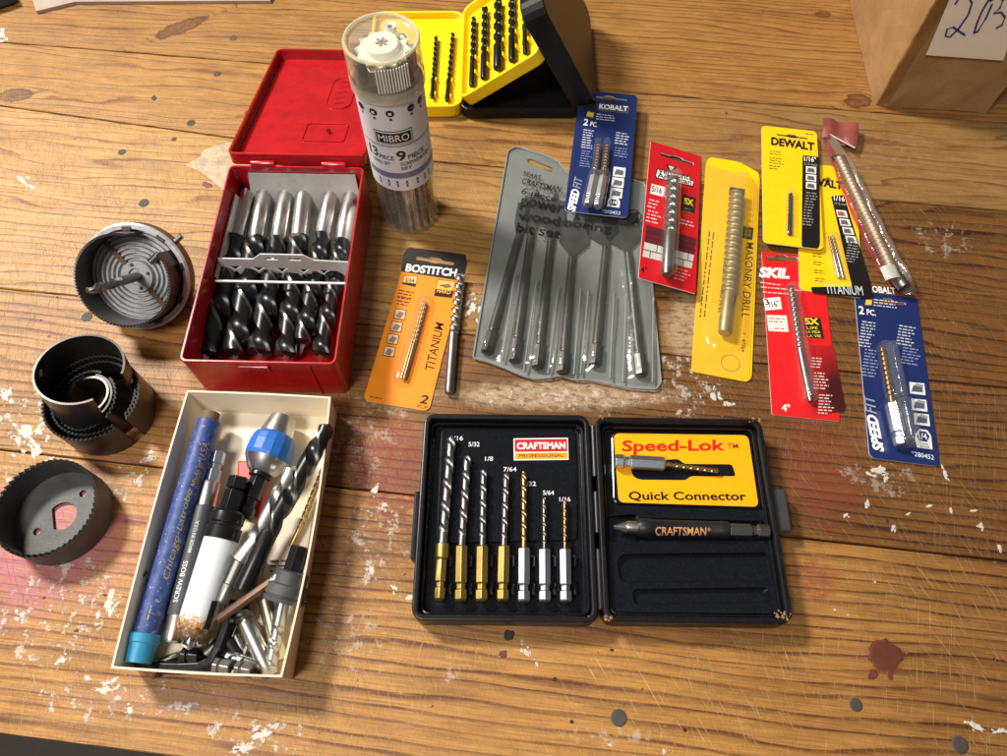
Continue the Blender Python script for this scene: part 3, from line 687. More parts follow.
BITS6 = [  # shank end px, junction px, tip px, flute radius mm, shank radius mm, look
 ((248, 193), (234, 240), (203, 364), 7.8, 5.0, 'thickest flutes, beside the liner lip'),
 ((265, 191), (252, 240), (233, 364), 7.0, 5.0, 'second thickest of the six'),
 ((287, 188), (275, 241), (258, 362), 6.6, 5.0, 'third along the rack from the liner lip'),
 ((304, 193), (297, 238), (285, 364), 6.1, 5.0, 'fourth along the rack from the liner lip'),
 ((333, 184), (322, 236), (301, 352), 5.7, 5.0, 'its shank reaching highest of the six'),
 ((352, 191), (341, 242), (319, 363), 5.3, 4.9, 'slimmest flutes, against the wall by the tube')]
holes = []
for (a, b, c_, rf, rs, txt) in BITS6:
    za, zc = 0.0150, 0.0115
    A_ = P(*a, za); C_ = P(*c_, zc); B_ = A_ + (C_ - A_) * ((P(*b, za) - A_).length / (C_ - A_).length)
    t = thing('wood_drill_bit', 'black wood bit in the red box, ' + txt, 'drill bit', base_at(A_, C_), 'large wood bits in the red metal box')
    g = G(); rod(g, A_, B_, [(0, rs*.00092), (0.012, rs * .001), (0.97, rs * .001), (1, rs * .0008)], 28); g.build('shank', STEEL, t)
    g = G(); twist(g, B_ + (A_ - B_).normalized() * .0008, C_ - (C_ - A_).normalized() * 0.004, rf * .001, rf * .0080, depth=0.36, n=40, tip=0.30, phase=random.uniform(0, 3), land=0.76)
    fl = g.build('twist_flutes', [BLACKOX, EDGE], t)
    g = G(); ax = (C_ - A_).normalized(); rod(g, C_ - ax * 0.006, C_ + ax * 0.002, [(0, rf * .0004), (0.4, rf * .00022), (1, 0.0001)], 4, sm=False); g.build('spur_point', STEEL, t)
    k = (M.inverted() @ A_).y; e = (M.inverted() @ C_).y; tt = (k - (yf - 0.004)) / (k - e); pp = M.inverted() @ (A_ + (C_ - A_) * tt)
    holes.append((pp.x, pp.z, rf * .001 + .0012))
# rack plate: upright sheet with six holes and a finger tab
z0r, z1r = 0.0006, 0.0275
def rackpt(x, z): return (x, z)
outl = [(-w/2 + .003, z0r), (w/2 - .003, z0r), (w/2 - .003, z1r - .001), (0.017, z1r), (0.012, z1r + .004), (-.012, z1r + .004), (-.017, z1r), (-w/2 + .003, z1r)]
slots = [[(0.003, z1r - .0005), (0.010, z1r - .0005), (0.010, z1r + .0015), (0.003, z1r + .0015)], [(-0.003, z1r - .0005), (-0.010, z1r - .0005), (-0.010, z1r + .0015), (-0.003, z1r + .0015)]]
vs, fs = curve_mesh([outl] + [circle(r_, 24, x_, max(z_, z0r + r_ + .0003)) for x_, z_, r_ in holes] + slots, 0.0004)
RMx = M @ Matrix.Translation((0, yf - 0.004, 0)) @ Matrix.Rotation(R(90 - 8), 4, 'X')
G().add([RMx @ p for p in vs], fs).build('rack_plate', GALV, lin_o)
g = G(); g.tube([L3(-w/2 + .003, yf - .013, .0235), L3(w/2 - .003, yf - .013, .0235)], 0.0008, 8); g.build('retaining_bar', GALV, lin_o)

# ================================================================== MIBRO TUBE
base = P(411, 213); base.z = 0
tubeo = thing('drill_set_tube', 'upright clear plastic tube with white printed label and clear ribbed cap', 'tube', base)
TB = 0.0176; TH = 0.1265
TM_ = Matrix.Translation(base)
CLEARY = clear('clear_yellowed_plastic', (0.94, 0.92, 0.84), 0.20, (0.8, 0.77, 0.62, 1), 0.06, ior=1.36)
g = G(); g.lathe([(0, 0.0004), (TB - .001, 0.0004), (TB, .0015), (TB, 0.1040), (TB - .0012, 0.1040), (TB - .0012, 0.002), (0, 0.002)], TM_, 72, 0, False)
g.build('clear_body', clear('clear_plastic_body', (0.97, 0.96, 0.92), 0.07, (0.8, 0.76, 0.65, 1), 0.06, ior=1.32), tubeo)
LABZ0, LABZ1 = 0.0405, 0.1030
g = G(); g.lathe([(TB + .00015, LABZ0), (TB + .00015, LABZ1)], TM_, 72); lab = g.build('paper_label', LABELW, tubeo)
g = G(); g.lathe([(TB + .0003, 0.1015), (TB + .0012, 0.1025), (TB + .0012, 0.1085), (TB + .0005, 0.1092), (TB + .0012, 0.1100), (TB + .0009, 0.1235), (TB + .0008, TH - .0012), (TB + .0006, TH - .0004), (TB, TH), (TB - .0012, TH), (TB - .0014, TH - .0012), (TB - .0018, TH - .0014), (0, TH - .0014)], TM_, 64, 0, False)
cap = g.build('clear_cap', CLEARY, tubeo)
g = G(); g.lathe([(TB + .0013, .1026), (TB + .0013, .1084)], TM_, 64); g.build('frosted_collar', clear('frosted_collar', (0.9, 0.88, 0.8), .45, (0.82, 0.79, 0.66, 1), .25, ior=1.3), cap)
g = G()
for i in range(12):
    a = R(-95 + i * 4.4); x, y = math.cos(a), math.sin(a)
    g.tube([base + V((x * (TB + .0012), y * (TB + .0012), 0.1102)), base + V((x * (TB + .0011), y * (TB + .0011), 0.1232))], 0.0004, 6)
g.build('grip_ribs', WHITEP, cap)
g = G(); ring = [base + V((TB * math.cos(k * math.pi / 24), TB * math.sin(k * math.pi / 24), TH - .0004)) for k in range(49)]; g.tube(ring, .0009, 6); g.build('cap_rim', clear('frosted_rim', (0.92, 0.90, 0.80), .40, (0.85, 0.82, 0.68, 1), .2, ior=1.36), cap)
# star shaped bit holder in the cap
pts = []
for i in range(24):
    a = 2 * math.pi * i / 24; r_ = 0.0138 if i % 2 == 0 else 0.0113; pts.append((r_ * math.cos(a), r_ * math.sin(a)))
vs, fs = curve_mesh([pts, circle(0.0022, 10, 0.0078, 0.0078)], 0.0011)
g = G(); g.add([TM_ @ Matrix.Translation((0, 0, 0.1195)) @ p for p in vs], fs)
g.lathe([(0, .1240), (.0078, .1240), (.0085, .1230), (.0085, .120)], TM_, 24, 0, True)
g.lathe([(.0014, .0815), (.0030, .0825), (.0030, .078)], TM_ @ Matrix.Translation((0.003, 0.0125, 0.0415)), 16)
hold = g.build('bit_holder', WHITEP, tubeo)
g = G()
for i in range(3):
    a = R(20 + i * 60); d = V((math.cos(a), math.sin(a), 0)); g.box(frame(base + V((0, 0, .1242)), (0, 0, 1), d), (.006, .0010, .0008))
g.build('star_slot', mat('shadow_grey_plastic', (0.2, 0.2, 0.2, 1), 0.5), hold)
for i in range(9):
    a = 2 * math.pi * (i + .3) / 9; q = base + V((.0128 * math.cos(a), .0128 * math.sin(a), 0))
    o = tag(hexrod(G(), q + V((0, 0, .1065)), q + V((0, 0, .1194)), 0.0052).build('screwdriver_bit', BLACKOX if i % 3 else STEEL2, None, 0.0002), 'short hex screwdriver bit hanging under the white star holder in the clear cap', 'screwdriver bit', 'screwdriver bits in the tube cap')
for i in range(18):
    a = 2 * math.pi * (i + .1) / 18; rr_ = 0.0146; q = base + V((rr_ * math.cos(a), rr_ * math.sin(a), .0022)); rb = 0.0010 + 0.00014 * (i % 7)
    tp = 0.044 + (i % 5) * .006
    t = thing('small_drill_bit', 'small twist bit standing inside the clear tube below its label', 'drill bit', q, 'twist bits inside the clear tube')
    gg = G(); rod(gg, q + V((0, 0, .0)), q + V((0, 0, .014)), [(0, rb), (1, rb)], 10); gg.build('shank', STEEL2 if i % 2 else BLACKOX, t)
    gg = G(); twist(gg, q + V((0, 0, .014)), q + V((0, 0, tp)), rb, .008, n=12); gg.build('twist_flutes', [BLACKOX if i % 2 else STEEL2, EDGE], t)
# white dividers seen through the foot
g = G()
for i in range(7):
    a = R(-140 + i * 17); d = V((math.cos(a), math.sin(a), 0)); g.box(frame(base + d * 0.0122 + V((0, 0, .021)), (0, 0, 1), d), (.0010, .0022 + .0012 * (i % 2), .036))
g.build('inner_divider', WHITEP, tubeo)
FRONT = math.atan2(-base.y, -base.x)                      # the side that faces the bench front
def cyl(s, z, off=0.0004):
    """label coordinates: arc length s (m, + to the right as read), height z"""
    a = FRONT + s / TB; r_ = TB + .00015 + off
    return base + V((r_ * math.cos(a), r_ * math.sin(a), z))
def ctext(st, s0, s1, z, hgt, col, bold=.02, lv=1, shear=0):
    vs, fs = text_geo(st, bold, shear, True)
    return G().add([cyl(s0 + (s1 - s0) * x, z + hgt * y, .00012 * lv) for x, y in vs], fs).build('lettering', ink(*col), lab)
def cpatch(s0, s1, z0, z1, col, lv=1, n=14, name='printed_panel'):
    g = G(); g.grid(lambda i, j: cyl(s0 + (s1 - s0) * i, z0 + (z1 - z0) * j, .00012 * lv), n, 1); return g.build(name, ink(*col), lab)
BLK = (22, 22, 26)
cpatch(-.0125, .0080, .0758, .0850, BLK, 1); cpatch(-.0121, .0076, .0763, .0845, (235, 235, 238), 2); cpatch(-.0115, .0070, .0770, .0838, BLK, 3)
ctext('MIBRO', -.0103, .0058, .0781, .0046, (240, 240, 240), .0, 4)
cpatch(-.022, .028, .0742, .0747, BLK, 1, 24); cpatch(.0195, .0199, .0570, .0742, BLK, 1, 1)
ctext('13', -.0190, -.0128, .0648, .0070, BLK, .04); ctext('PIECE', -.0122, -.0040, .0645, .0030, BLK, .03); ctext('DRILL SET', -.0165, -.0065, .0605, .0024, BLK, .03)
ctext('9', -.0025, .0026, .0638, .0074, BLK, .05); ctext('PIECE', .0036, .0140, .0640, .0032, BLK, .03)
ctext('SCREWDRIVER', -.0012, .0180, .0602, .0025, BLK, .03); ctext('SET', -.0012, .0050, .0570, .0022, BLK, .03)
cpatch(-.022, .026, .0505, .0548, (112, 122, 146), 1, 24)
for i, s in enumerate((-.0185, -.0105, -.0020, .0092, .0160)):
    g = G(); k = [cyl(s + .0021 * math.cos(2*math.pi*j/16), .0968 + .0021 * math.sin(2*math.pi*j/16), .00022) for j in range(16)]
    g.add(k, [tuple(range(16))]); g.build('bit_symbol', ink(*BLK), lab)
    if i in (1, 2): cpatch(s - .0008, s + .0008, .0960, .0976, (235, 235, 235), 4, 1)
    if i in (3, 4): cpatch(s - .0013, s + .0013, .0966, .0970, (150, 150, 150), 4, 1)
    cpatch(s - .0007, s + .0007, .0922, .0935, BLK, 1, 1)
for i, s in enumerate((-.0150, -.0095, -.0045, .0008, .0070, .0120, .0160)):
    cpatch(s - .0009, s + .0009, .0458, .0462, BLK, 1, 1); cpatch(s - .0005, s + .0005, .0467, .0484, BLK, 1, 1); cpatch(s - .0005, s + .0005, .0438, .0453, BLK, 1, 1)

# ================================================================== YELLOW AND BLACK INDEX CASE
def round_tray(g, w, h, t, z0, z1, fl, M, r=0.006, mi=0):
    return open_box(g, w, h, z0, z1, t, M, floor=fl, mi=mi, r=r)
yc, yu, yv, yw, yh = rect_fit((376, 107), (461, 106), (465, 10), (373, 11), 0.010)
case = thing('drill_index_case', 'black folding drill index case with yellow trays standing open', 'drill case', V((0.01, 0.43, 0)))
yw = 0.066; yc = yc + V((0.000, 0, 0))
LMx = frame(V((-0.028 - yw/2, yc.y, 0)), (0, 0, 1), (1, 0.01, 0))
g = G(); round_tray(g, yw, yh, .0022, .0006, .0100, .0055, LMx, .008); ytray = g.build('flat_tray', YELPLASTIC, case, .0007)
CY0, CY1 = yc.y - yh/2 - .001, yc.y + yh/2 - .002; cyc = (CY0 + CY1)/2; cl_ = CY1 - CY0
BX0, BX1 = -.029, .0535
g = G(); Mb = frame(V(((BX0 + BX1)/2, cyc, 0)), (0, 0, 1), (1, 0, 0)); round_tray(g, BX1 - BX0, cl_, .0025, .0006, .0085, .0025, Mb, .007); g.build('base_shell', BLKPLASTIC, case, .0007)
# sloping yellow tray
SA = V((-.0262, cyc, .0098)); sd = V((.0520, 0, .0380)).normalized(); SL = .0645
sn = V((0, 1, 0)).cross(sd) * -1
if sn.z < 0: sn = -sn
SM = frame(SA + sd * SL/2, sn, sd); g = G(); round_tray(g, SL, cl_ - .004, .0022, -.0030, .0060, .0005, SM, .007); stray = g.build('sloping_tray', YELPLASTIC, case, .0007)
# upright black lid leaning over the tray
LB = V((.0535, cyc, .004)); ldv = V((-.043, 0, .080)).normalized(); LLn = .0860; lno = V((0, 1, 0)).cross(ldv)
if lno.x < 0: lno = -lno
LMat = frame(LB + ldv * LLn/2 + lno * .0110, -lno, ldv); g = G(); round_tray(g, LLn, cl_, .0025, 0, .0150, .0025, LMat, .010); g.build('leaning_lid', BLKPLASTIC, case, .0012, 3)
g = G()
for yy in (-.022, .022): g.tube([V((-.0285, yc.y + yy - .010, .0095)), V((-.0285, yc.y + yy + .010, .0095))], .0018, 8)
g.build('hinge', YELPLASTIC, case)
# black bits clipped in the sloping tray
def sp(x, y, z): return SM @ V((x, y, z))
xx = [-.0225, -.0125, -.0005, .0105, .0205]; rad = [.0020, .0023, .0030, .0024, .0018]
SMi = SM
ydir = 1 if (SM @ V((0, 1, 0)) - SM @ V((0, 0, 0))).y > 0 else -1
for i, (x, r_) in enumerate(zip(xx, rad)):
    b0 = sp(x, ydir * (-cl_/2 + .010), .0012 + r_ + .0012); b1 = sp(x, ydir * (cl_/2 - .018 + .003 * (i % 2)), .0012 + r_ + .0012); md = lerp(b0, b1, .30)
    plain_drill('index_drill_bit', 'black twist bit in the sloping yellow tray, ' + ['nearest the tray hinge', 'second from the tray hinge', 'the thickest of the row', 'just past the thickest one', 'thin one tucked under the black lid'][i], 'drill bit', b1, md, b0, r_, BLACKOX, BLACKOX, BLACKOX, r_ * 7, 'black bits in the sloping yellow tray')
    g = G()
    for k in (.022, .036): 
        for s_ in (-1, 1):
            q = sp(x + s_ * (r_ + .0006), ydir * (-cl_/2 + k), .0005); g.add([], []); g.box(frame(q + sn * .0022, sn, sd), (.0010, .0035, .0046))
    g.build('clip', YELPLASTIC, stray, .0003)
for i, (px, py, qx, qy, r_) in enumerate(((436, 36, 432, 98, .0013), (453, 33, 447, 101, .0015))):
    tip = P(px, py, .0085); end = P(qx, qy, .0085); 
    plain_drill('index_drill_bit', 'small black twist bit in the flat yellow tray, ' + ['beside the clear tube cap', 'nearer the hinge'][i], 'drill bit', tip, lerp(end, tip, .3), end, r_, BLACKOX, BLACKOX, BLACKOX, r_ * 8, 'small bits in the flat yellow tray')
    g = G()
    for k in (.08, .30):
        q = lerp(end, tip, k)
        for s_ in (-1, 1): g.box(frame(V((q.x + s_ * (r_ + .0006), q.y, .0070)), (0, 0, 1), (1, 0, 0)), (.0010, .003, .0036))
    g.build('clip', YELPLASTIC, ytray, .0003)

# ================================================================== CARDS
def card(name, label, cat, bl, br, tr, tl, z0, col, r=.0025, slot=None, th=.0007, group=None, side=None, pl=None, cut=None):
    if pl is None:
        c, u, v, w, h = rect_fit(bl, br, tr, tl, z0 + th); Mx = F(c, u, z0 + th/2); p = Plane((0, 0, z0 + th))
        bz = V((c.x, c.y, z0))
    else:
        q = [hit(*k, pl) for k in (bl, br, tr, tl)]; c = (q[0]+q[1]+q[2]+q[3])/4; u = ((q[1]-q[0]) + (q[2]-q[3])).normalized(); v = pl.n.cross(u)
        w = ((q[1]-q[0]).length + (q[2]-q[3]).length)/2; h = ((q[3]-q[0]).dot(v) + (q[2]-q[1]).dot(v))/2
        Mx = frame(c - pl.n * th/2, pl.n, u); p = pl; bz = c - pl.n * th
    t = thing(name, label, cat, bz, group)
    polys = [rrect(w, h, r, 5)]
    if slot:
        (sx, sy), (ex, ey), ht, bump = slot                 # slot ends in px, height and bump in mm
        a = Mx.inverted() @ hit(sx, sy, p); b = Mx.inverted() @ hit(ex, ey, p); m = (a + b)/2; hw = (b - a).length/2; hh = ht * .0005; ang = math.atan2(b.y - a.y, b.x - a.x)
        k = [(-hw, -hh), (-.3*hw, -hh), (-.15*hw, -hh - bump*.0004), (.15*hw, -hh - bump*.0004), (.3*hw, -hh), (hw, -hh), (hw + hh*.6, 0), (hw, hh), (.42*hw, hh), (.2*hw, hh + bump*.001), (-.2*hw, hh + bump*.001), (-.42*hw, hh), (-hw, hh), (-hw - hh*.6, 0)]
        card.slot = [Mx @ V((m.x + x*math.cos(ang) - y*math.sin(ang), m.y + x*math.sin(ang) + y*math.cos(ang), 0)) for x, y in k]
        polys.append([(m.x + x*math.cos(ang) - y*math.sin(ang), m.y + x*math.sin(ang) + y*math.cos(ang)) for x, y in k])
    vs, fs = curve_mesh(polys, th/2)
    g = G(); mi = []
    me = [Mx @ q for q in vs]
    for f in fs:
        n_ = (me[f[1]] - me[f[0]]).cross(me[f[2]] - me[f[1]]); n_ = n_.normalized() if n_.length else V((0,0,1)); mi.append(0 if n_.dot(p.n) > .7 else 1)
    g.add(me, fs, mi)
    g.build('backing_card', [ink(*col), ink(*(side or (225, 220, 210)))], t)
    return t, p, Mx, w, h
def capsule_dome(parent, A, B, r, ht, m=None, name='clear_blister', n=10, flat=.55, seglen=24):
    """thin clear bubble over a slender bit; A,B on the card surface"""
    A = V(A); B = V(B); ax = (B - A); L = ax.length; ax.normalize(); up = V((0, 0, 1)); sd_ = up.cross(ax)
    g = G(); rows = []
    for j in range(seglen + 1):
        s = -r + (L + 2*r) * j / seglen
        e = 0 if 0 <= s <= L else (min(abs(s), abs(s - L)) / r)
        wid = r * math.sqrt(max(0.0, 1 - e*e)) + 1e-5; hg = ht * (1 - e**3)
        row = []
        for i in range(n + 1):
            a = math.pi * i / n; ca = math.cos(a); sa = math.sin(a)
            row.append(A + ax * s + sd_ * (wid * (abs(ca)**.7) * (1 if ca >= 0 else -1)) + up * (hg * sa**.6 + .00005))
        rows.append(row)
    g.grid(lambda i, j: rows[round(j*seglen)][round(i*n)], n, seglen)
    return g.build(name, m or CLEAR, parent)
WHT = (238, 236, 230); KBL = (28, 42, 92); KINK = (210, 216, 228)

# ---- BOSTITCH
t, p, Mx, w, h = card('drill_bit_card', 'orange and black carded titanium drill bit beside the red box', 'bit package', (364, 400), (430, 412), (467, 255), (408, 247), 0, (238, 140, 30), .0035, ((416, 258), (453, 264), 2.2, 1.4), group='carded drill bits on the bench')
patch(t, p, rpx([(401, 271.5), (403.5, 254), (408.5, 247.2), (440, 251), (465.5, 254.6), (467, 262), (461.5, 281)], 2.5), (38, 36, 36), 1, hole=card.slot)
# the slot shows through the black print: dark inset
text(t, p, 'BOSTITCH', (405, 271.5), (456, 277), 8.0, WHT, .07, lv=2)
text(t, p, 'TITANIUM', (434, 370.5), (444.5, 323), 9.0, (30, 26, 22), .012, .15, lv=1)
text(t, p, '2', (419, 403), (427, 404.5), 9, (30, 26, 22), .05, .1); text(t, p, 'PC./P.', (417, 407.5), (427.5, 409.5), 3.0, (30, 26, 22), .02)
patch(t, p, [(402, 284), (404, 275.5), (418, 276), (415.5, 287)], (30, 26, 22), 1); patch(t, p, [(402.8, 282.2), (404.3, 276), (417.3, 276.6), (415.9, 283.6)], (240, 190, 120), 2)
text(t, p, '5/64', (405, 282), (414, 283), 4.5, (60, 40, 20), .02, lv=3)
patch(t, p, [(434, 296), (437.5, 279), (455.5, 281.5), (452, 298)], (34, 28, 22), 1); patch(t, p, [(436, 289), (438, 279.8), (454.8, 282), (453, 290.5)], (240, 180, 90), 2); patch(t, p, [(438, 285), (449, 284), (452, 287), (446, 288.5)], (120, 100, 80), 3)
text(t, p, 'HARD', (436.5, 292.5), (450.5, 294.5), 4, (240, 170, 60), .03, lv=2)
smalltext(t, p, (399, 290.5), (414, 293.5), 3, 3.1, (50, 34, 20)); smalltext(t, p, (397.5, 298), (411, 300.5), 3, 3.1, (50, 34, 20), seed=4)
for i in range(4):
    x, y = 393.5 - i * 3.6, 318.5 + i * 12.4
    patch(t, p, [(x, y), (x + 2, y - 10.2), (x + 13.2, y - 8.4), (x + 11.2, y + 1.8)], (54, 40, 30), 1); patch(t, p, [(x + .8, y - .7), (x + 2.5, y - 9.4), (x + 12.3, y - 7.8), (x + 10.6, y + 1)], (226, 196, 166), 2)
    patch(t, p, [(x + 2, y - 2), (x + 6, y - 7), (x + 11, y - 5), (x + 7, y)], (150, 120, 100), 3)
smalltext(t, p, (369.5, 397), (381, 399), 1, 2.4, (60, 40, 20), ragged=0)
for k, dx in ((0, 0), (1, 2.6)):
    tip = P(424.5 + dx * .5, 301 + dx * .4, .0030); end = P(401.5 + dx, 379 + dx * .3, .0030)
    plain_drill('small_drill_bit', 'gold titanium twist bit sealed on the orange card', 'drill bit', tip, lerp(end, tip, .45), end, .0011, TIN if k == 0 else BRONZE, TIN, GOLD, .0062, 'twin gold bits on the orange card')
capsule_dome(t, P(402, 380, .0007), P(425, 302, .0007), .0045, .0050, CLEAR)

# ---- loose masonry bit propped on the orange card
tip = P(460.5, 275, .0052); mid = P(453.5, 334, .0040); end = P(449, 393.5, .0029)
plain_drill('masonry_drill_bit', 'loose silver masonry bit with spiral flutes resting along the orange card edge', 'drill bit', tip, mid, end, .0029, STEEL2, STEEL2, STEEL, .0110, None, .0026, .5, .60, STEEL2)

# ---- KOBALT (twice)
def kobalt(cn, z0, lab, slot, pl, num, bits, grp):
    t, p, Mx, w, h = card('drill_bit_card', lab, 'bit package', *cn, z0, KBL, .003, slot, group=grp, pl=pl, side=(200, 205, 220))
    return t, p
# card beside the stand: lies on the pouch
KP = Plane(P(600, 155, .0105), (0.00, -0.02, 1))
t, p = kobalt(((562, 210), (628, 218), (637.5, 95), (582, 90)), 0, 'navy blue two-bit card lying across the grey pouch', ((592, 97), (626, 100.5), 2.0, 1.6), KP, '280453', None, 'carded drill bits on the bench')
WG = (196, 200, 206)
patch(t, p, [(597.5, 111), (599, 103), (630, 106), (628.5, 113.5)], (70, 74, 84), 1)
text(t, p, 'KOBALT', (599, 108.8), (627.5, 111.5), 5.0, (236, 236, 238), .06, lv=2)
patch(t, p, rpx([(582, 109), (583, 101.5), (597, 103), (596, 111)], 2), (34, 32, 34), 1)
patch(t, p, [(586, 116), (588, 111.5), (594, 113), (593, 117.5)], (225, 190, 60), 1)
smalltext(t, p, (596.5, 114.5), (617, 116.8), 3, 2.4, WG, seed=2, ragged=.2)
text(t, p, '2', (583, 125), (587.5, 125.7), 6.6, WHT, .04); text(t, p, 'PC.', (590, 126), (597, 127), 4.6, WHT, .04)
smalltext(t, p, (583.5, 130), (594, 131.5), 8, 2.5, WG, seed=3); smalltext(t, p, (581.5, 151), (592, 152.5), 7, 2.5, (120, 128, 160), seed=5); smalltext(t, p, (616, 133), (630, 135), 5, 2.6, WG, seed=6); smalltext(t, p, (615, 148), (628, 150), 4, 2.6, (120, 128, 160), seed=7)
text(t, p, 'SPEED', (575, 212.0), (580.2, 190), 8.5, WHT, .09, .25); text(t, p, 'FIT', (580.5, 189), (583, 177.5), 8.2, (140, 146, 160), .02, .25)
for k, (x, y) in enumerate(((612.5, 176), (611, 186.5), (609.5, 197))):
    patch(t, p, [(x, y), (x + 1.2, y - 9.5), (x + 13.2, y - 8), (x + 12.2, y + 1.5)], (222, 222, 216), 1); patch(t, p, [(x + 1.5, y - 1.5), (x + 4, y - 7), (x + 11.5, y - 5), (x + 10.5, y - .5)], (96, 100, 110), 2)
patch(t, p, [(607.5, 205), (607.6, 200.5), (610.2, 196.8), (618, 197.6), (620, 202), (619.3, 208), (607, 206.5)], (222, 222, 216), 1); patch(t, p, [(609, 202.5), (610.8, 199), (616.8, 199.8), (618.2, 203), (616.2, 206), (610, 205.2)], KBL, 2)
text(t, p, '1/4', (610.3, 204), (617, 204.7), 3.8, WHT, .03, lv=3); smalltext(t, p, (608.5, 207), (618.5, 208.2), 1, 2, (70, 74, 84), lv=2)
text(t, p, '*280453', (601.5, 212.5), (620, 215), 3.6, WG, .01)
zz = KP.pt.z
for k, (a, b, c_) in enumerate((((598, 144), (594.3, 176), (588, 205.5)), ((606.5, 144), (603.3, 176.5), (597.5, 207)))):
    tip = P(*a, zz + .0035); mid = P(*b, zz + .0042); end = P(*c_, zz + .0042)
    hex_drill('hex_drill_bit', 'bronze twist bit with silver hex shank on the navy card across the pouch', 'drill bit', tip, mid, end, .0014, ZINC, BRONZE, BRONZE, .0052, 'paired bits on the navy card', af=.0052)
for a, b in (((598, 145), (594.5, 175)), ((606.5, 145), (603.5, 175))): capsule_dome(t, hit(*a, p), hit(*b, p), .0026, .0062)
for a, b in (((594, 179), (588.4, 204)), ((603, 179), (598, 205.5))): capsule_dome(t, hit(*a, p), hit(*b, p), .0042, .0080)

# card on its own, under the titanium card
t, p = kobalt(((868, 456), (940, 468), (917.5, 297), (856, 292)), 0, 'navy blue card with one bit, half its bubble empty', ((870, 300), (905, 304), 2.0, 1.6), None, '280452', None, 'carded drill bits on the bench')
text(t, p, 'KOBALT', (868, 292), (896, 294.5), 6.5, (236, 236, 238), .06)
patch(t, p, [(865, 305), (866, 299.5), (872, 300), (871.5, 305)], (225, 190, 60), 1); smalltext(t, p, (874, 300), (899, 303), 3, 2.8, WG, seed=12, ragged=.2)
text(t, p, '2', (859, 314), (864.5, 314.6), 8, WHT, .04); text(t, p, 'PC.', (867, 314.8), (876, 316), 5.6, WHT, .04)
smalltext(t, p, (862, 322), (876, 324), 9, 3.0, WG, seed=13); smalltext(t, p, (865, 350), (881, 352.5), 9, 3.2, (132, 142, 178), seed=15); smalltext(t, p, (899, 326), (917, 329), 7, 3.0, WG, seed=16); smalltext(t, p, (903, 348), (921, 351), 6, 3.0, (132, 142, 178), seed=17)
text(t, p, 'SPEED', (884.5, 452), (877, 415), 10.5, WHT, .09, .25); text(t, p, 'FIT', (876.8, 414), (873.5, 395), 10.2, (150, 156, 170), .02, .25)
for k, (x, y) in enumerate(((910, 393.5), (912, 410), (914.5, 424.5))):
    patch(t, p, [(x, y), (x - .9, y - 11.5), (x + 14.2, y - 10), (x + 15.5, y + 1.8)], (222, 222, 216), 1); patch(t, p, [(x + 1.5, y - 2), (x + 3, y - 8), (x + 12.5, y - 6), (x + 12.8, y - 1)], (80, 86, 100), 2); patch(t, p, [(x + 3, y - 8), (x + 6, y - 10), (x + 13, y - 8.5), (x + 12.5, y - 6)], (140, 146, 156), 3)
patch(t, p, [(915, 439), (915.4, 433.5), (919.5, 429), (927, 430), (931, 435.5), (932.5, 449.5), (917, 447.5)], (222, 222, 216), 1); patch(t, p, [(916.3, 436.5), (919.8, 431), (926.2, 432), (929.5, 436.5), (926.8, 442), (919.5, 440.8)], KBL, 2)
text(t, p, '1/4', (918.8, 439), (927.3, 440), 6.0, WHT, .04, lv=3); text(t, p, 'HEX', (921, 444.8), (928, 445.6), 2.0, (70, 74, 84), .01, lv=2); text(t, p, 'SHANK', (919.5, 447.3), (930, 448.6), 2.0, (70, 74, 84), .01, lv=2)
text(t, p, '*280452', (911.5, 455.5), (934, 460), 4.6, (222, 226, 234), .012)
tip = P(881.5, 346, .0046); mid = P(892, 403, .0054); end = P(901.5, 446, .0054)
hex_drill('hex_drill_bit', 'bronze twist bit with silver hex shank on the navy card numbered 280452', 'drill bit', tip, mid, end, .0017, ZINC, BRONZE, TIN, .0060, None, af=.0062)
capsule_dome(t, P(882, 348, .0007), P(891, 398, .0007), .0030, .0075); capsule_dome(t, P(892.5, 406, .0007), P(901, 443, .0007), .0046, .0092)
CLEAR2 = clear('clear_blister_empty', haze=0.06, hcol=(0.6, 0.66, 0.8, 1), rough=0.12, bump=0.3, ior=1.22)
capsule_dome(t, P(889, 348, .0007), P(899, 398, .0007), .0028, .0070, CLEAR2); capsule_dome(t, P(902, 406, .0007), P(909, 441, .0007), .0044, .0086, CLEAR2)

# ---- VERMONT AMERICAN
VR = (196, 22, 34)
t, p, Mx, w, h = card('drill_bit_card', 'red card with brick picture and thick spiral masonry bit overlapping the pouch', 'bit package', (636, 276), (693, 294), (703.5, 156), (653, 142.5), .0034, VR, .0006, ((661, 154), (693, 164), 2.6, 1.4), group='carded drill bits on the bench', pl=Plane(P(669, 215, .0078), (0.22, 0.02, 1)))
patch(t, p, [(665.5, 164), (677.5, 167), (670, 174)], (24, 20, 22), 1); patch(t, p, [(668.2, 165.6), (674.5, 167.2), (670.5, 170.8)], (216, 210, 205), 2)
patch(t, p, [(655, 176), (657, 168.5), (690, 176), (690.5, 180), (694.5, 181), (693, 187), (656, 178.5)], (24, 20, 22), 1); patch(t, p, [(656, 175.5), (657.7, 169.5), (689.2, 176.8), (689.6, 180.8), (693.5, 181.6), (692.3, 185.8), (656.8, 177.6)], (226, 222, 218), 2)
text(t, p, 'Vermont', (658, 173), (688.5, 180), 5.2, (24, 20, 22), .03, lv=3); text(t, p, 'American', (657.5, 177.4), (691.5, 185.2), 4.8, (24, 20, 22), .03, lv=3)
patch(t, p, [(650, 193.5), (651.5, 183.8), (664.5, 187), (663, 196.8)], (232, 228, 222), 1); text(t, p, '5/16', (651.5, 191.5), (661.5, 194), 6, (24, 20, 22), .03, .15, lv=2)
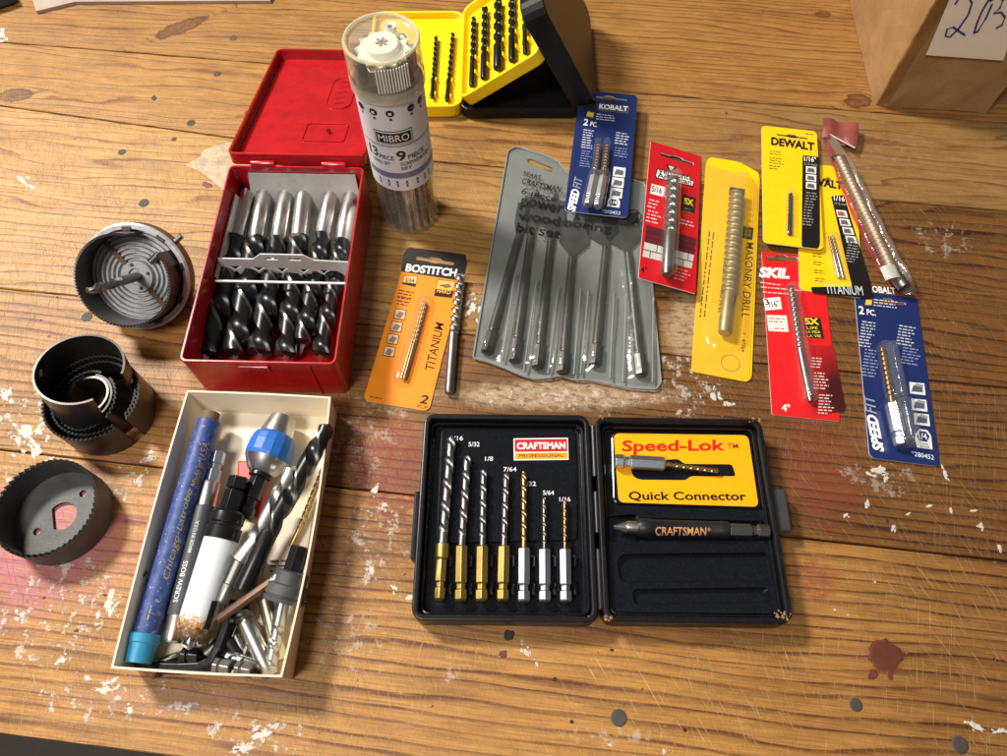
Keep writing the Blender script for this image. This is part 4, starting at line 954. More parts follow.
smalltext(t, p, (649, 200), (659, 202.6), 3, 3.4, (226, 190, 190), seed=21); smalltext(t, p, (648, 211), (662, 214.6), 4, 3.4, (226, 190, 190), seed=22)
patch(t, p, [(681, 210), (682.5, 194.5), (696, 198), (694.5, 214)], (36, 34, 34), 1); text(t, p, '5X', (684, 204), (693.5, 206.5), 6.2, (240, 200, 30), .09, lv=2); smalltext(t, p, (683.5, 208.5), (693, 211), 2, 2.6, (120, 116, 60), lv=2, seed=23)
smalltext(t, p, (680, 220), (696, 224.2), 2, 3.2, (226, 190, 190), seed=24)
patch(t, p, [(644.5, 242), (646.5, 225), (696.5, 238.5), (694, 255)], (92, 30, 38), 1)
for (a, b) in (((646, 231), (696, 244.5)), ((645.5, 236.5), (695.2, 250))):
    patch(t, p, [a, b, (b[0] - .1, b[1] + .7), (a[0] - .1, a[1] + .7)], (70, 20, 28), 2)
patch(t, p, [(642.5, 256.5), (644.5, 242), (694, 255), (691.5, 268.5)], (196, 190, 182), 1)
patch(t, p, [(643.5, 249), (692.8, 261.6), (692.7, 262.5), (643.3, 249.9)], (80, 76, 74), 2)
for x, y in ((657, 245.5), (673, 249.8), (688, 253.5), (650, 251), (683, 259.5)): patch(t, p, [(x, y), (x + .8, y + .2), (x - .1, y + 6.6), (x - .9, y + 6.4)], (80, 76, 74), 2)
text(t, p, '4"', (640.5, 272), (647, 273.8), 6, (30, 20, 22), .03); smalltext(t, p, (676, 269), (691, 273), 4, 3.2, (214, 150, 150), seed=26)
tip, mid, end = (hit(x, y, p, .0050) for x, y in ((672.5, 177), (669.5, 232), (667, 275)))
plain_drill('masonry_drill_bit', 'thick silver spiral masonry bit on the red brick-picture card', 'drill bit', tip, mid, end, .0036, STEEL2, STEEL2, STEEL, .0130, None, .0033, .34, .66, STEEL2)
capsule_dome(t, hit(667, 274, p), hit(672.5, 180, p), .0052, .0100)

# ---- YELLOW MASONRY DRILL POUCH
yp = thing('bit_pouch', 'yellow vinyl pouch holding a large masonry drill', 'bit pouch', P(722, 280))
YV = mat('yellow_vinyl', rgb(244, 198, 8), 0.34, 0, 0.05, 0.25, 260)
po = [(691, 372), (747, 382.5), (751, 379), (759.5, 178), (758, 173.5), (739, 163), (722, 160), (709, 158), (706, 163)]
pts = [P(x, y, .0002) for x, y in rpx(po, 3.5)]
g = G(); n = len(pts); g.add(pts + [q + V((0, 0, .0009)) for q in pts], [tuple(range(n)), tuple(range(n, 2*n))[::-1]] + [(i, (i+1) % n, n + (i+1) % n, n + i) for i in range(n)])
g.build('back_sheet', YV, yp, .0002)
p = Plane((0, 0, .0011)); YK = (34, 30, 14)
text(yp, p, 'MASONRY DRILL', (738.5, 248), (741.5, 316.5) if False else (738.5, 318), 9.5, YK, .02) if False else None
text(yp, p, 'MASONRY DRILL', (746.5, 242), (741.5, 317.5), 7.5, YK, .008)
text(yp, p, 'CARBIDE TIPPED', (736, 247), (730.5, 304), 4.6, YK, .015); text(yp, p, '1/2 X 6', (723.5, 262), (721, 290), 5.0, YK, .02); text(yp, p, '1/2 SHANK', (727.5, 282) if False else (721, 286), (717.5, 313), 5.0, YK, .02)
smalltext(yp, p, (713, 232), (703.5, 318), 2, 4.2, (110, 92, 20), thick=.32, ragged=.05); text(yp, p, '1   47704', (742.5, 333), (741, 351.5), 3.4, YK, .01)
patch(yp, p, [(742, 238), (743.4, 226), (753.6, 228), (752.2, 240)], YK, 1); patch(yp, p, [(744, 235.5), (745, 228.8), (751.5, 230), (750.5, 236.6)], (120, 104, 20), 2)
g = G(); cc = P(730.5, 363, .0012); rr_ = .0052
g.tube([cc + V((rr_ * math.cos(2*math.pi*i/28), rr_ * math.sin(2*math.pi*i/28), 0)) for i in range(29)], .00012, 4); g.build('ring_mark', ink(*YK), yp)
TANST = mat('tan_coated_steel', (0.40, 0.35, 0.27, 1), 0.5, 0.7, .15)
tip = P(737, 190, .0068); mid = P(729, 292, .0068); end = P(724, 333, .0068)
plain_drill('masonry_drill_bit', 'grey spiral masonry drill inside the yellow vinyl pouch', 'drill bit', tip, mid, end, .0046, TANST, TANST, STEEL2, .0095, None, .0036, .22, .55, STEEL2)
MILK = clear('milky_vinyl', (0.95, 0.90, 0.72), 0.06, (0.75, 0.68, 0.45, 1), 0.16, 0.3, 160, ior=1.2)
# clear front sheet bulging over the drill
q = [P(691.5, 371, .0014), P(748.5, 381, .0014), P(758.5, 181, .0014), P(706.5, 164, .0014)]
ta, tb = P(737, 186, 0), P(723.5, 337, 0)
def front(i, j):
    b = lerp(lerp(q[0], q[1], i), lerp(q[3], q[2], i), j); ax = (tb - ta); L = ax.length; ax.normalize(); d = b - ta; s = d.x*ax.x + d.y*ax.y; e = abs(d.x*ax.y - d.y*ax.x)
    k = min(1, max(0, (s + .010)/.010)) * min(1, max(0, (L + .010 - s)/.010))
    b = V(b); b.z = .0014 + .0118 * k * math.exp(-(e/.0076)**4) * 1.0 ; return b
g = G(); g.grid(front, 34, 46); g.build('clear_front', MILK, yp)

# ---- DEWALT titanium (lies under the other yellow card)
DY = (246, 198, 16); DK = (24, 22, 22)
t, p, Mx, w, h = card('drill_bit_card', 'yellow and black titanium card with twin bits, half under another yellow card', 'bit package', (812, 292), (874, 299), (845, 168) , (785, 160), .0009, DY, .003, None, group='carded drill bits on the bench')
text(t, p, 'DEWALT', (801, 183), (842.5, 190), 8.0, DK, .10)
patch(t, p, [(823, 178.5), (829, 177), (832, 181), (826, 183)], (120, 100, 60), 1)
patch(t, p, rpx([(831, 196), (844, 195), (871, 285), (873, 299), (812.5, 293), (810.5, 287), (852, 286.5)], 2), DK, 1)
text(t, p, '1/16"', (834, 200.5), (847, 202), 5.0, WHT, .03, lv=2); text(t, p, '(1.6 mm)', (834.5, 205), (848.5, 206.8), 3.0, (170, 166, 160), .01, lv=2)
for i in range(4):
    x, y = 837.5 + i * 3.1, 217 + i * 8.6
    patch(t, p, [(x, y), (x - 1.8, y - 7.2), (x + 8.5, y - 6.2), (x + 10.5, y + .8)], (226, 222, 214), 2); patch(t, p, [(x + .5, y - 1.2), (x, y - 5.5), (x + 6, y - 5), (x + 8, y - .6)], ((150, 90, 90) if i == 0 else (96, 92, 90)), 3)
smalltext(t, p, (848.5, 240), (861, 242), 9, 2.7, (150, 148, 144), lv=2, seed=31)
text(t, p, 'TITANIUM', (826, 293.5), (863.5, 295.5), 9.0, (196, 198, 202), .02, lv=2)
for k in range(4): smalltext(t, p, (812.5 + k * .8, 254 + k * 8.2), (824 + k * .8, 255.4 + k * 8.2), 2, 2.3, (70, 56, 14), seed=33 + k)
for k, (a, b) in enumerate((((829, 236), (839, 277.5)), ((832.5, 235.5), (843.2, 277.8)))):
    tip = P(*a, .0030); end = P(*b, .0030)
    plain_drill('small_drill_bit', 'slim pale titanium twist bit on the yellow titanium card', 'drill bit', tip, lerp(end, tip, .55), end, .0009, STEEL, TIN, STEEL, .005, 'twin slim bits on the titanium card')
capsule_dome(t, P(840.5, 276, .0016), P(831, 237, .0016), .0042, .0034)

# ---- DEWALT upper card
t, p, Mx, w, h = card('drill_bit_card', 'yellow and black card with a single short black bit, on top of the titanium card', 'bit package', (760, 242.5), (820, 249), (820, 132), (764.5, 125.5), .0042, DY, .003, ((777, 134.5), (808, 138.6), 1.5, 1.2), group='carded drill bits on the bench')
text(t, p, 'DEWALT', (771, 145), (814.5, 151), 8.2, DK, .10)
smalltext(t, p, (770, 151.5), (783, 153), 2, 2.5, (110, 90, 20), seed=41); smalltext(t, p, (770, 158), (784, 160), 3, 2.5, (90, 72, 20), seed=42); smalltext(t, p, (769, 166), (780, 167.4), 2, 2.5, (90, 72, 20), seed=43); smalltext(t, p, (805, 134), (814, 135.2), 1, 2.2, (90, 72, 20), ragged=0)
patch(t, p, rpx([(801.5, 247), (802.5, 155), (819.8, 157), (820, 243), (818.5, 248.8)], 2), DK, 1)
text(t, p, '1/16"', (804.2, 161), (816, 162.4), 5.0, WHT, .03, lv=2); text(t, p, '(1.6 mm)', (804.5, 165.4), (817, 167), 3.0, (170, 166, 160), .01, lv=2)
for i in range(3):
    x, y = 805.8, 172.8 + i * 7.8
    patch(t, p, [(x, y), (x + .1, y - 6.6), (x + 10.4, y - 5.6), (x + 10.3, y + 1.2)], (226, 222, 214), 2); patch(t, p, [(x + 1, y - 1), (x + 2, y - 5), (x + 8, y - 4), (x + 9, y)], (96, 92, 90), 3)
smalltext(t, p, (806, 193), (817.5, 194.4), 12, 2.9, (140, 138, 132), lv=2, seed=44)
tip = P(790.5, 193, .0060); end = P(789.8, 234.5, .0060)
plain_drill('small_drill_bit', 'short black twist bit on the upper yellow card', 'drill bit', tip, lerp(end, tip, .5), end, .0013, BLACKOX, BLACKOX, EDGE, .005)
capsule_dome(t, P(789.8, 233.5, .0049), P(790.4, 194, .0049), .0030, .0034)

# ---- SKIL
t, p, Mx, w, h = card('drill_bit_card', 'red card with slim silver masonry bit and black fade below', 'bit package', (779, 416.5), (848, 421), (815, 257), (755.5, 250), .0000, (214, 30, 34), .0006, ((767, 258.5), (797, 259), 3.0, 1.6), group='carded drill bits on the bench')
text(t, p, 'SKIL', (759, 277.5), (790, 279), 10.5, WHT, .11, .25)
smalltext(t, p, (760, 283), (780, 285.5), 1, 3, (240, 190, 186), ragged=0); smalltext(t, p, (761, 287.5), (806, 291.5), 1, 3, (240, 190, 186), ragged=0, seed=2); smalltext(t, p, (762.5, 292.5), (796, 295), 1, 3, (240, 190, 186), ragged=0, seed=3)
patch(t, p, [(765.5, 310.5), (763, 298.5), (780, 297), (782, 309)], (232, 228, 222), 1); text(t, p, '3', (765.5, 305), (769.5, 304.8), 6, (40, 30, 30), .02, lv=2); text(t, p, '/16"', (769.5, 308), (780, 306.8), 6.5, (40, 30, 30), .02, lv=2)
patch(t, p, [(768.5, 331), (766.5, 315), (786.5, 315.5), (788.8, 332)], (222, 216, 206), 1); smalltext(t, p, (769, 319), (785, 319.5), 2, 3, (150, 140, 134), lv=2); smalltext(t, p, (774, 329), (784, 329.5), 1, 3, (150, 140, 134), lv=2)
patch(t, p, [(805.5, 337.5), (802.5, 317), (820, 317.5), (824.5, 339)], (34, 32, 28), 1); text(t, p, '5X', (805, 324.5), (819.5, 325), 6.5, (236, 204, 40), .09, lv=2)
for k, s in enumerate(('LIFE', 'LA VIDA', 'LA VIE')): text(t, p, s, (807 - (k > 0) * 1.5 + k * .8, 329.2 + k * 4), (818 + (k > 0) * 2 + k * .6, 329.5 + k * 4), 2.6, (236, 204, 40), .02, lv=2)
# dark printed fade
FADE = mat('printed_dark_red', (0.12, 0.012, 0.012, 1), 0.4, var=.3)
t2 = NT('printed_fade_red_to_black'); b2 = t2.n('BsdfPrincipled'); t2.l(b2.outputs[0], t2.out.inputs[0]); pc = P(840, 400); q2 = t2.mapping(t2.pos(), (pc.x, pc.y, 0), (0, 0, 0), (.021, .048, 1), 'TEXTURE')
ln2 = t2.n('VectorMath', operation='LENGTH'); t2.l(q2, ln2.inputs[0]); t2.l(t2.ramp(ln2.outputs['Value'], [(0.25, (0.05, 0.006, 0.006, 1)), (1.0, rgb(214, 30, 34))]), b2.inputs['Base Color']); b2.inputs['Roughness'].default_value = .38
patch(t, p, [(796, 417.2), (790, 380), (802, 345), (833, 346), (845.5, 407), (843, 412)], t2.m, 1)
smalltext(t, p, (811, 358.5), (822, 359.3), 4, 2.9, (226, 200, 196), lv=2, seed=51); smalltext(t, p, (814, 373.5), (829, 374.5), 6, 3.0, (226, 200, 196), lv=2, seed=52); smalltext(t, p, (819, 395.5), (835, 396.5), 7, 3.0, (226, 200, 196), lv=2, seed=53)
text(t, p, '4"', (782, 411), (790.5, 411.6), 7, WHT, .05)
tip = P(790.5, 286.5, .0042); mid = P(800, 349, .0040); end = P(810.5, 401.5, .0038)
plain_drill('masonry_drill_bit', 'slim silver masonry bit on the red card beside the yellow pouch', 'drill bit', tip, mid, end, .0019, STEEL2, STEEL2, STEEL, .0066, None, .0018, .34, .66, STEEL2)
capsule_dome(t, P(810, 400, .0007), P(791, 288, .0007), .0034, .0064)

# ---- red tinted plastic sleeve with folded end
sl = thing('plastic_sleeve', 'red-tinted plastic sleeve with folded end around a long masonry drill', 'plastic sleeve', P(870, 215))
REDFILM = clear('red_tinted_film', (0.86, 0.46, 0.42), 0.34, (0.55, 0.13, 0.12, 1), 0.12, 0.6, 220)
CLRFILM = clear('clear_film', (0.88, 0.82, 0.78), 0.36, (0.42, 0.32, 0.25, 1), 0.12, 0.6, 220)
Lpts = [(822, 133), (838, 178), (858, 227), (878, 268), (900, 292)]; Rpts = [(838, 139), (862, 180), (884, 222), (903, 260), (921, 298)]
def sleeve(i, j):
    k = j * 4; a = min(3, int(k)); f_ = k - a; l = lerp(P(*Lpts[a], .0035), P(*Lpts[a+1], .0035), f_); r_ = lerp(P(*Rpts[a], .0035), P(*Rpts[a+1], .0035), f_)
    q = lerp(l, r_, i); s = math.sin(math.pi * min(1, max(0, (i - .18) / .64))) if .18 < i < .82 else 0
    q.z = .0024 + .0098 * (max(0, s) ** .6) * min(1, .25 + j * 4) * (1 if j < .93 else max(0.15, (1 - j) / .07)) + .0004 * math.sin(j * 40 + i * 9)
    return q
g = G(); g.grid(sleeve, 22, 60); 
mi = []
for f_ in range(len(g.f)):
    i = f_ % 22; mi.append(0 if i < 5 or i > 19 else 1)
g.mi = mi
g.build('film', [REDFILM, CLRFILM], sl)
# folded flap
g = G(); fp = [P(823, 118, .0050), P(858, 124, .0060), P(856, 149, .0042), P(822, 137, .0040)]
g.grid(lambda i, j: lerp(lerp(fp[3], fp[2], i), lerp(fp[0], fp[1], i), j) + V((0, 0, .0012 * math.sin(i * 9) + .0015 * math.sin(j * 3.1))), 12, 8)
fp2 = [P(826, 119, .012), P(855, 126, .013), P(853, 147, .0030), P(824, 131, .003)]
g.build('folded_flap', mat('crumpled_red_film', (0.24, 0.055, 0.045, 1), 0.4, 0, 0.4, 0.8, 260), sl)
g = G(); g.tube([P(829, 134, .0056), P(842, 141, .0056), P(855, 148, .0058)], .0005, 6); g.build('flap_edge', mat('pale_film_edge', (0.65, 0.52, 0.45, 1), 0.4), sl)
tip = P(838, 156, .0078); mid = P(893, 272, .0078); end = P(905, 288, .0078)
plain_drill('masonry_drill_bit', 'long spiral masonry drill inside the red-tinted sleeve', 'drill bit', tip, mid, end, .0039, STEEL2, mat('straw_steel', (0.34, 0.25, 0.18, 1), 0.55, 0.8, .2), STEEL2, .0060, None, .0038, .05, .45, STEEL2)
g = G(); la, lb = P(890, 264, .0134), P(896, 277, .0134); ax = (lb - la).normalized(); sd_ = V((0, 0, 1)).cross(ax)
g.grid(lambda i, j: lerp(la, lb, j) + sd_ * (.0058 * math.sin((i - .5) * 2.0)) + V((0, 0, .0058 * (math.cos((i - .5) * 2.0) - 1) - .0002)), 10, 2); g.build('price_label', mat('pale_label', (0.45, 0.45, 0.42, 1), .5, 0, .15, vscale=300), sl)

# ================================================================== GREY POUCH OF SPADE BITS
pou = thing('spade_bit_pouch', 'grey vinyl pouch with black lettering and six pockets', 'bit pouch', P(565, 270))
VINYL = mat('grey_vinyl', (0.21, 0.22, 0.213, 1), 0.36, 0, 0.12, 0.3, 180, vscale=40)
VFRONT = clear('clear_vinyl_front', (0.92, 0.93, 0.92), 0.06, (0.45, 0.48, 0.47, 1), 0.13, 0.35, 120, ior=1.40)
SP = [  # shank end, neck, paddle far end (px), paddle half width (m)
 ((486, 353), (519, 236), (526, 196), .0042), ((514, 362), (531, 234), (537, 190), .0055), ((537, 368), (551, 240), (556, 192), .0070),
 ((562, 373), (572, 258), (577, 214), .0088), ((594, 366), (606, 248), (598, 207), .0100), ((641, 376), (628, 254), (617, 208), .0110)]
segs = []
for a, b, c_, hw in SP: segs.append((P(*a, .0), P(*b, .0)))
outl = rpx([(473, 358), (486, 361), (500, 366), (523, 376), (535, 379), (550, 378), (560, 375.5), (574, 380), (590, 380), (610, 384), (630, 388), (656, 389.5), (661, 383), (653, 290), (645.5, 184), (628, 178), (568, 174), (560, 163), (548, 156), (516, 146.5), (508, 151)], 2.6, 2)
def wavez(q):
    return .0012 + .0008 * math.sin(q.x * 190) * math.exp(-((q.y - .19) / .05) ** 2)
g = G(); bt = [P(x, y, .0003) for x, y in outl]; tp_ = [q + V((0, 0, wavez(q))) for q in bt]; n = len(bt)
ca = sum(tp_, V((0, 0, 0))) / n
vs, fs = curve_mesh([[(q.x, q.y) for q in bt], [tuple(P(x, y, .0003).xy) for x, y in rpx([(527, 160), (531, 159.5), (541, 164), (553, 169), (552, 173), (540, 170), (528, 164)], 1.5)]], .00035)
G().add([V((q.x, q.y, q.z + .0009)) for q in vs], fs).build('back_sheet', VINYL, pou)
def pz(q):
    z = .0040
    for (a, b) in segs:
        ax = b - a; L = ax.length; ax = ax / L; d = q - a; s = d.x*ax.x + d.y*ax.y; e = abs(d.x*ax.y - d.y*ax.x)
        k = min(1, max(0, (s + .006)/.008)); k2 = math.exp(-max(0, s - L * .82) / .010)
        z += .0040 * k * k2 * math.exp(-(e/.0052)**2)
    return z + .0004 * math.sin(q.x * 300 + q.y * 90)
NV = 60; fb = [(474.5, 357), (655, 387.5), (644.5, 186), (511, 150)]
fq = [P(*k, 0) for k in fb]
top_px = [(511, 150), (530, 152.5), (548, 158.5), (560, 166), (568, 176), (590, 178.5), (628, 180.5), (644.5, 186)]
bot_px = [(475, 357), (500, 364), (523, 374), (550, 376.5), (574, 378), (610, 382), (630, 386), (656, 387.5)]
def along(lst, t):
    k = t * (len(lst) - 1); i = min(len(lst) - 2, int(k)); f_ = k - i
    return (lst[i][0] * (1 - f_) + lst[i+1][0] * f_, lst[i][1] * (1 - f_) + lst[i+1][1] * f_)
def pf(i, j):
    q = lerp(P(*along(bot_px, i), 0), P(*along(top_px, i), 0), j); ed = min(1, min(i, 1 - i, j * 1.3, (1 - j) * 1.3) / .035)
    q.z = .0016 + (pz(q) - .0016) * ed
    return q
g = G(); g.grid(pf, 72, 70); g.build('clear_front', VFRONT, pou)
SPM = mat('grey_spade_steel', (0.11, 0.104, 0.098, 1), 0.38, 0.8, 0.2)
names = ['narrowest, in the pocket by the hanging slot', 'second narrowest', 'with mid-width paddle under the lettering', 'with a forked-looking paddle below the navy card corner', 'with a broad paddle below the navy card', 'widest, in the pocket beside the red brick card']
for (a, b, c_, hw), nm in zip(SP, names):
    A_, B_, C_ = P(*a, .0045), P(*b, .0026), P(*c_, .0026)
    t = thing('spade_bit', 'grey spade bit in the vinyl pouch, ' + nm, 'spade bit', base_at(A_, C_), 'spade bits in the grey pouch')
    g = G(); k1 = lerp(A_, B_, .16); k2 = lerp(A_, B_, .19); hexrod(g, A_, k1, .0058); rod(g, k1, k2, [(0, .0030), (.3, .0022), (.7, .0022), (1, .0026)], 16); rod(g, k2, B_, [(0, .0026), (1, .0024)], 16); g.build('shank', SPM, t)
    d = (C_ - B_).normalized(); sd_ = V((0, 0, 1)).cross(d); L = (C_ - B_).length
    sh = [(0, .0020), (.10, .0026), (.32, hw), (.80, hw), (.82, hw * .25), (1.0, 0.0002)]
    lo = []; 
    left = [B_ + d * (L * s) + sd_ * x for s, x in sh]; right = [B_ + d * (L * s) - sd_ * x for s, x in sh]
    g = G(); T2 = V((0, 0, .0007)); k = len(sh)
    vs = [q - T2 for q in left] + [q - T2 for q in right] + [q + T2 for q in left] + [q + T2 for q in right]
    fs = []
    for i in range(k - 1):
        fs += [(i, i+1, k+i+1, k+i)[::1], (2*k+i, 3*k+i, 3*k+i+1, 2*k+i+1), (i, 2*k+i, 2*k+i+1, i+1), (k+i, k+i+1, 3*k+i+1, 3*k+i)]
    g.add(vs, fs); g.build('paddle', SPM, t)
WELD = mat('weld_ridge_vinyl', (0.23, 0.245, 0.24, 1), 0.3)
for a, b in (((515, 279), (502, 364)), ((536.5, 285), (523.6, 375)), ((558, 292), (547.5, 377)), ((580, 293), (573, 378)), ((588, 293), (580, 377)), ((613, 297), (609, 382)), ((625, 299), (622, 385)), ((652, 303), (651, 386))):
    g = G(); pts = [lerp(P(*a), P(*b), i / 12) for i in range(13)]
    for q in pts: q.z = pz(q) * .9 + .0004
    g.tube(pts, .0005, 6); g.build('weld_seam', WELD, pou)
ring = [P(x, y, .0020) for x, y in outl]
g = G(); g.tube(ring + [ring[0]], .0006, 6); g.build('edge_weld', WELD, pou)
pp = Plane((0, 0, .004)); PK = (26, 27, 27)
def lift(q):
    q = V(q); q.z = pz(q) + .0007; return q
for s, a, b, hh, bo in (('SEARS', (523, 176.5), (540, 180), 4.5, .01), ('CRAFTSMAN', (521, 184.5), (560, 193.5), 6, .02), ('6-piece', (520, 196), (555, 203.5), 7.5, .02), ('power', (519, 209), (561, 217), 11, .035), ('wood', (517, 220), (559, 226.5), 9.5, .035), ('boring', (563, 229), (610, 235.5), 10.5, .02), ('bit set', (515.5, 233), (559, 240), 10, .03)):
    text(pou, pp, s, a, b, hh, PK, bo, fn=lift)
g = G(); cc = P(633.5, 216, .0066); g.tube([cc + V((.0048 * math.cos(i * math.pi/12), .0048 * math.sin(i * math.pi/12), 0)) for i in range(25)], .0004, 5); g.build('round_logo', ink(*PK), pou)
patch(pou, Plane((0, 0, .0066)), [(629, 213), (640, 212), (635, 221)], PK, 1)

# ================================================================== SPEED-LOK CASE
CZ = .0150
cs = thing('drill_bit_case', 'open black plastic two-part case with orange label and seven hex drills', 'drill case', P(600, 520))
cl_c, cu, cv, cw, ch = rect_fit((408, 618), (598, 625), (590, 413), (427, 415), CZ)
cr_c, ru, rv, rw, rh = rect_fit((605, 622), (797, 624), (759, 419), (593, 416), CZ)
ML = F(cl_c, cu); MR = F(cr_c, ru)
for nm, Mx, w, h, lb in (('left', ML, cw, ch, 'shell holding seven hex drills'), ('right', MR, rw, rh, 'shell with the orange label')):
    g = G(); open_box(g, w, h, .0005, CZ, .0030, Mx, r=.0055, floor=.0030); sh = g.build('case_shell', BLKPLASTIC, cs, .0009, 3); sh['label'] = lb
    g = G(); open_box(g, w - .0062, h - .0062, .0032, CZ - .0035, .0016, Mx, r=.0045, floor=.0070); ins = g.build('formed_insert', BLKGLOSS, sh, .0008, 3)
    if nm == 'left': insL = ins; shL = sh
    else: insR = ins; shR = sh
def pad(parent, pxs, z0, z1, m, bev=.0008, name='raised_pad', r=4):
    pts = [P(x, y, z1) for x, y in rpx(pxs, r)]; n = len(pts); g = G()
    g.add([V((q.x, q.y, z0)) for q in pts] + pts, [tuple(range(n)), tuple(range(n, 2*n))[::-1]] + [(i, n+i, n + (i+1) % n, (i+1) % n) for i in range(n)])
    return g.build(name, m, parent, bev)
padL = pad(insL, [(436, 543), (441, 427), (575, 427), (578, 540)][::-1], .0070, .0085, BLKGLOSS, r=7)
pL = Plane((0, 0, .0085))
RD = (206, 24, 40)
patch(padL, pL, [(513.8, 460.5), (513.5, 438.5), (567.8, 437.8), (568.6, 459.8)], (240, 236, 226), 1); patch(padL, pL, [(514.8, 452), (514.6, 439.6), (566.9, 439), (567.4, 451.4)], RD, 2); patch(padL, pL, [(514.9, 459.4), (514.8, 453), (567.5, 452.4), (567.7, 458.8)], (240, 160, 30), 2)
text(padL, pL, 'CRAFTSMAN', (517, 449.6), (565.5, 449), 7.0, (244, 240, 232), .07, lv=3); text(padL, pL, 'PROFESSIONAL', (519, 457.6), (564, 457.2), 3.2, (50, 30, 16), .02, lv=3)
for s, x, y, wd in (('3/16', 450, 440.5, 13), ('5/32', 468.5, 446.5, 11), ('1/8', 485, 461, 8), ('7/64', 503.5, 471.5, 13), ('3/32', 523, 486, 13), ('5/64', 543, 495, 11), ('1/16', 559.5, 501.5, 11)):
    text(padL, pL, s, (x, y), (x + wd, y), 4.4, (228, 228, 228), .02)
BZ = .0122
D7 = [((451.7, 436), (442.6, 544), (439.5, 600), .0026, GOLD, STEEL2, 'thickest steel bit with collared brass shank'), ((467.5, 455), (461.8, 545.5), (460.8, 601), .0022, GOLD, STEEL2, 'second thickest steel bit with brass hex shank'), ((483.7, 469), (482.4, 546), (481.5, 601), .0018, GOLD, STEEL2, 'third thickest steel bit with brass hex shank'),
      ((506.5, 472), (504, 546), (502.8, 601), .0017, GOLD, STEEL2, 'slimmest of the brass-shanked bits, with brass hex shank'), ((524, 471), (524, 548), (523.8, 602), .0014, ZINC, TIN, 'gold bit with silver hex shank'), ((544, 497), (544.5, 549), (544.8, 602), .0010, ZINC, STEEL2, 'thin steel bit with silver hex shank'), ((564.6, 500), (565, 549), (565.8, 602), .0009, ZINC, TIN, 'thinnest gold-tinted bit with silver hex shank')]
for i, (a, b, c_, r_, hm, bm, lb) in enumerate(D7):
    hex_drill('hex_drill_bit', lb + ' in the black case', 'drill bit', P(*a, BZ), P(*b, BZ), P(*c_, BZ), r_ * .88, hm, bm, STEEL if bm is STEEL2 else GOLD, r_ * 9.0, 'seven hex drills in the case', collar=(i == 0), af=.0053)
    for yy in (562, 590):
        q = P(c_[0] + (b[0] - c_[0]) * .5 + 9.5, yy, .0085); g = G(); g.box(frame(q, (0, 0, 1), cu), (.0016, .0060, .0050)); g.build('snap_rib', BLKGLOSS, insL, .0007)
# orange label and its slot
padR = pad(insR, [(613, 503.5), (611, 432), (750, 434), (762, 508.5)][::-1], .0070, .0085, BLKGLOSS, r=6, name='label_pad')
pR = Plane((0, 0, .0085)); OR = (250, 170, 14)
lo = rpx([(618.5, 502.5), (613.5, 433.5), (748, 435.5), (758.5, 507)], 6, 4); so = rpx([(633, 477), (629, 463), (678, 459), (684, 464), (732, 464.5), (736, 476.5), (690, 476.5), (686, 480.5), (640, 480)], 3, 3)
vs, fs = curve_mesh([[tuple(hit(x, y, pR).xy) for x, y in lo], [tuple(hit(x, y, pR).xy) for x, y in so]], .00008)
G().add([V((q.x, q.y, .0087 + q.z)) for q in vs], fs).build('orange_label', ink(*OR), padR)
pR2 = Plane((0, 0, .00885))
text(padR, pR2, 'Speed-Lok', (622.5, 455), (725.5, 454), 14.5, (214, 30, 24), .05, .08); text(padR, pR2, 'TM', (727.5, 448.5), (738.5, 448.5), 5, (214, 30, 24), .01)
text(padR, pR2, 'Quick Connector', (629, 501.5), (747, 502), 10.0, (24, 22, 20), .045)
hex_drill('hex_drill_bit', 'short drill with silver hex shank lying across the orange label', 'drill bit', P(719, 471, .0120), P(665, 464, .0125), P(614, 461, .0125), .0011, ZINC, TIN, EDGE, .007)
# connector: phillips bit in a black sleeve with hex end
pts = [P(613.7, 526.5, .0125), P(637, 527.2, .0125), P(728, 530.2, .0125), P(769.5, 531.3, .0125)]
ad = thing('bit_holder', 'black magnetic bit holder with phillips tip and hex end in the case', 'bit holder', base_at(*pts))
g = G(); rod(g, pts[1], pts[2], [(0, .0036), (.03, .0044), (.16, .0044), (.17, .0041), (.9, .0041), (.92, .0044), (1, .0040)], 28); slv = g.build('sleeve', mat('black_sleeve', (0.018, 0.018, 0.019, 1), .42, .3, .2, .2), ad)
g = G(); hexrod(g, pts[2], pts[3], .0058, (.55, .72)); g.build('hex_shank', STEEL2, ad, .0002)
g = G(); rod(g, pts[1], lerp(pts[1], pts[0], .45), [(0, .0030), (.8, .0030), (1, .0028)], 18); ax = (pts[0] - pts[1]).normalized()
for k in range(4):
    a = R(45 + 90 * k); e1 = V((0, 0, 1)) * math.cos(a) + V((0, 0, 1)).cross(ax) * math.sin(a); b0 = lerp(pts[1], pts[0], .42)
    e2 = ax.cross(e1); g.hexa([b0 - e2*.0006, b0 + e2*.0006, b0 + e1*.0028 + e2*.0006, b0 + e1*.0028 - e2*.0006, pts[0] - e2*.0003, pts[0] + e2*.0003, pts[0] + e1*.0006 + e2*.0003, pts[0] + e1*.0006 - e2*.0003])
g.build('phillips_tip', STEEL, ad)
def onrod(A, B, r_):
    A = V(A); ax = (V(B) - A).normalized()
    def fn(q):
        d = V(q) - A; d.z = 0; s = d.dot(ax); e = (d - ax * s); e.z = 0; el = min(e.length, r_ * .95)
        o = A + ax * s + e; o.z = A.z + ax.z * s + math.sqrt(r_*r_ - el*el) + .00015; return o
    return fn
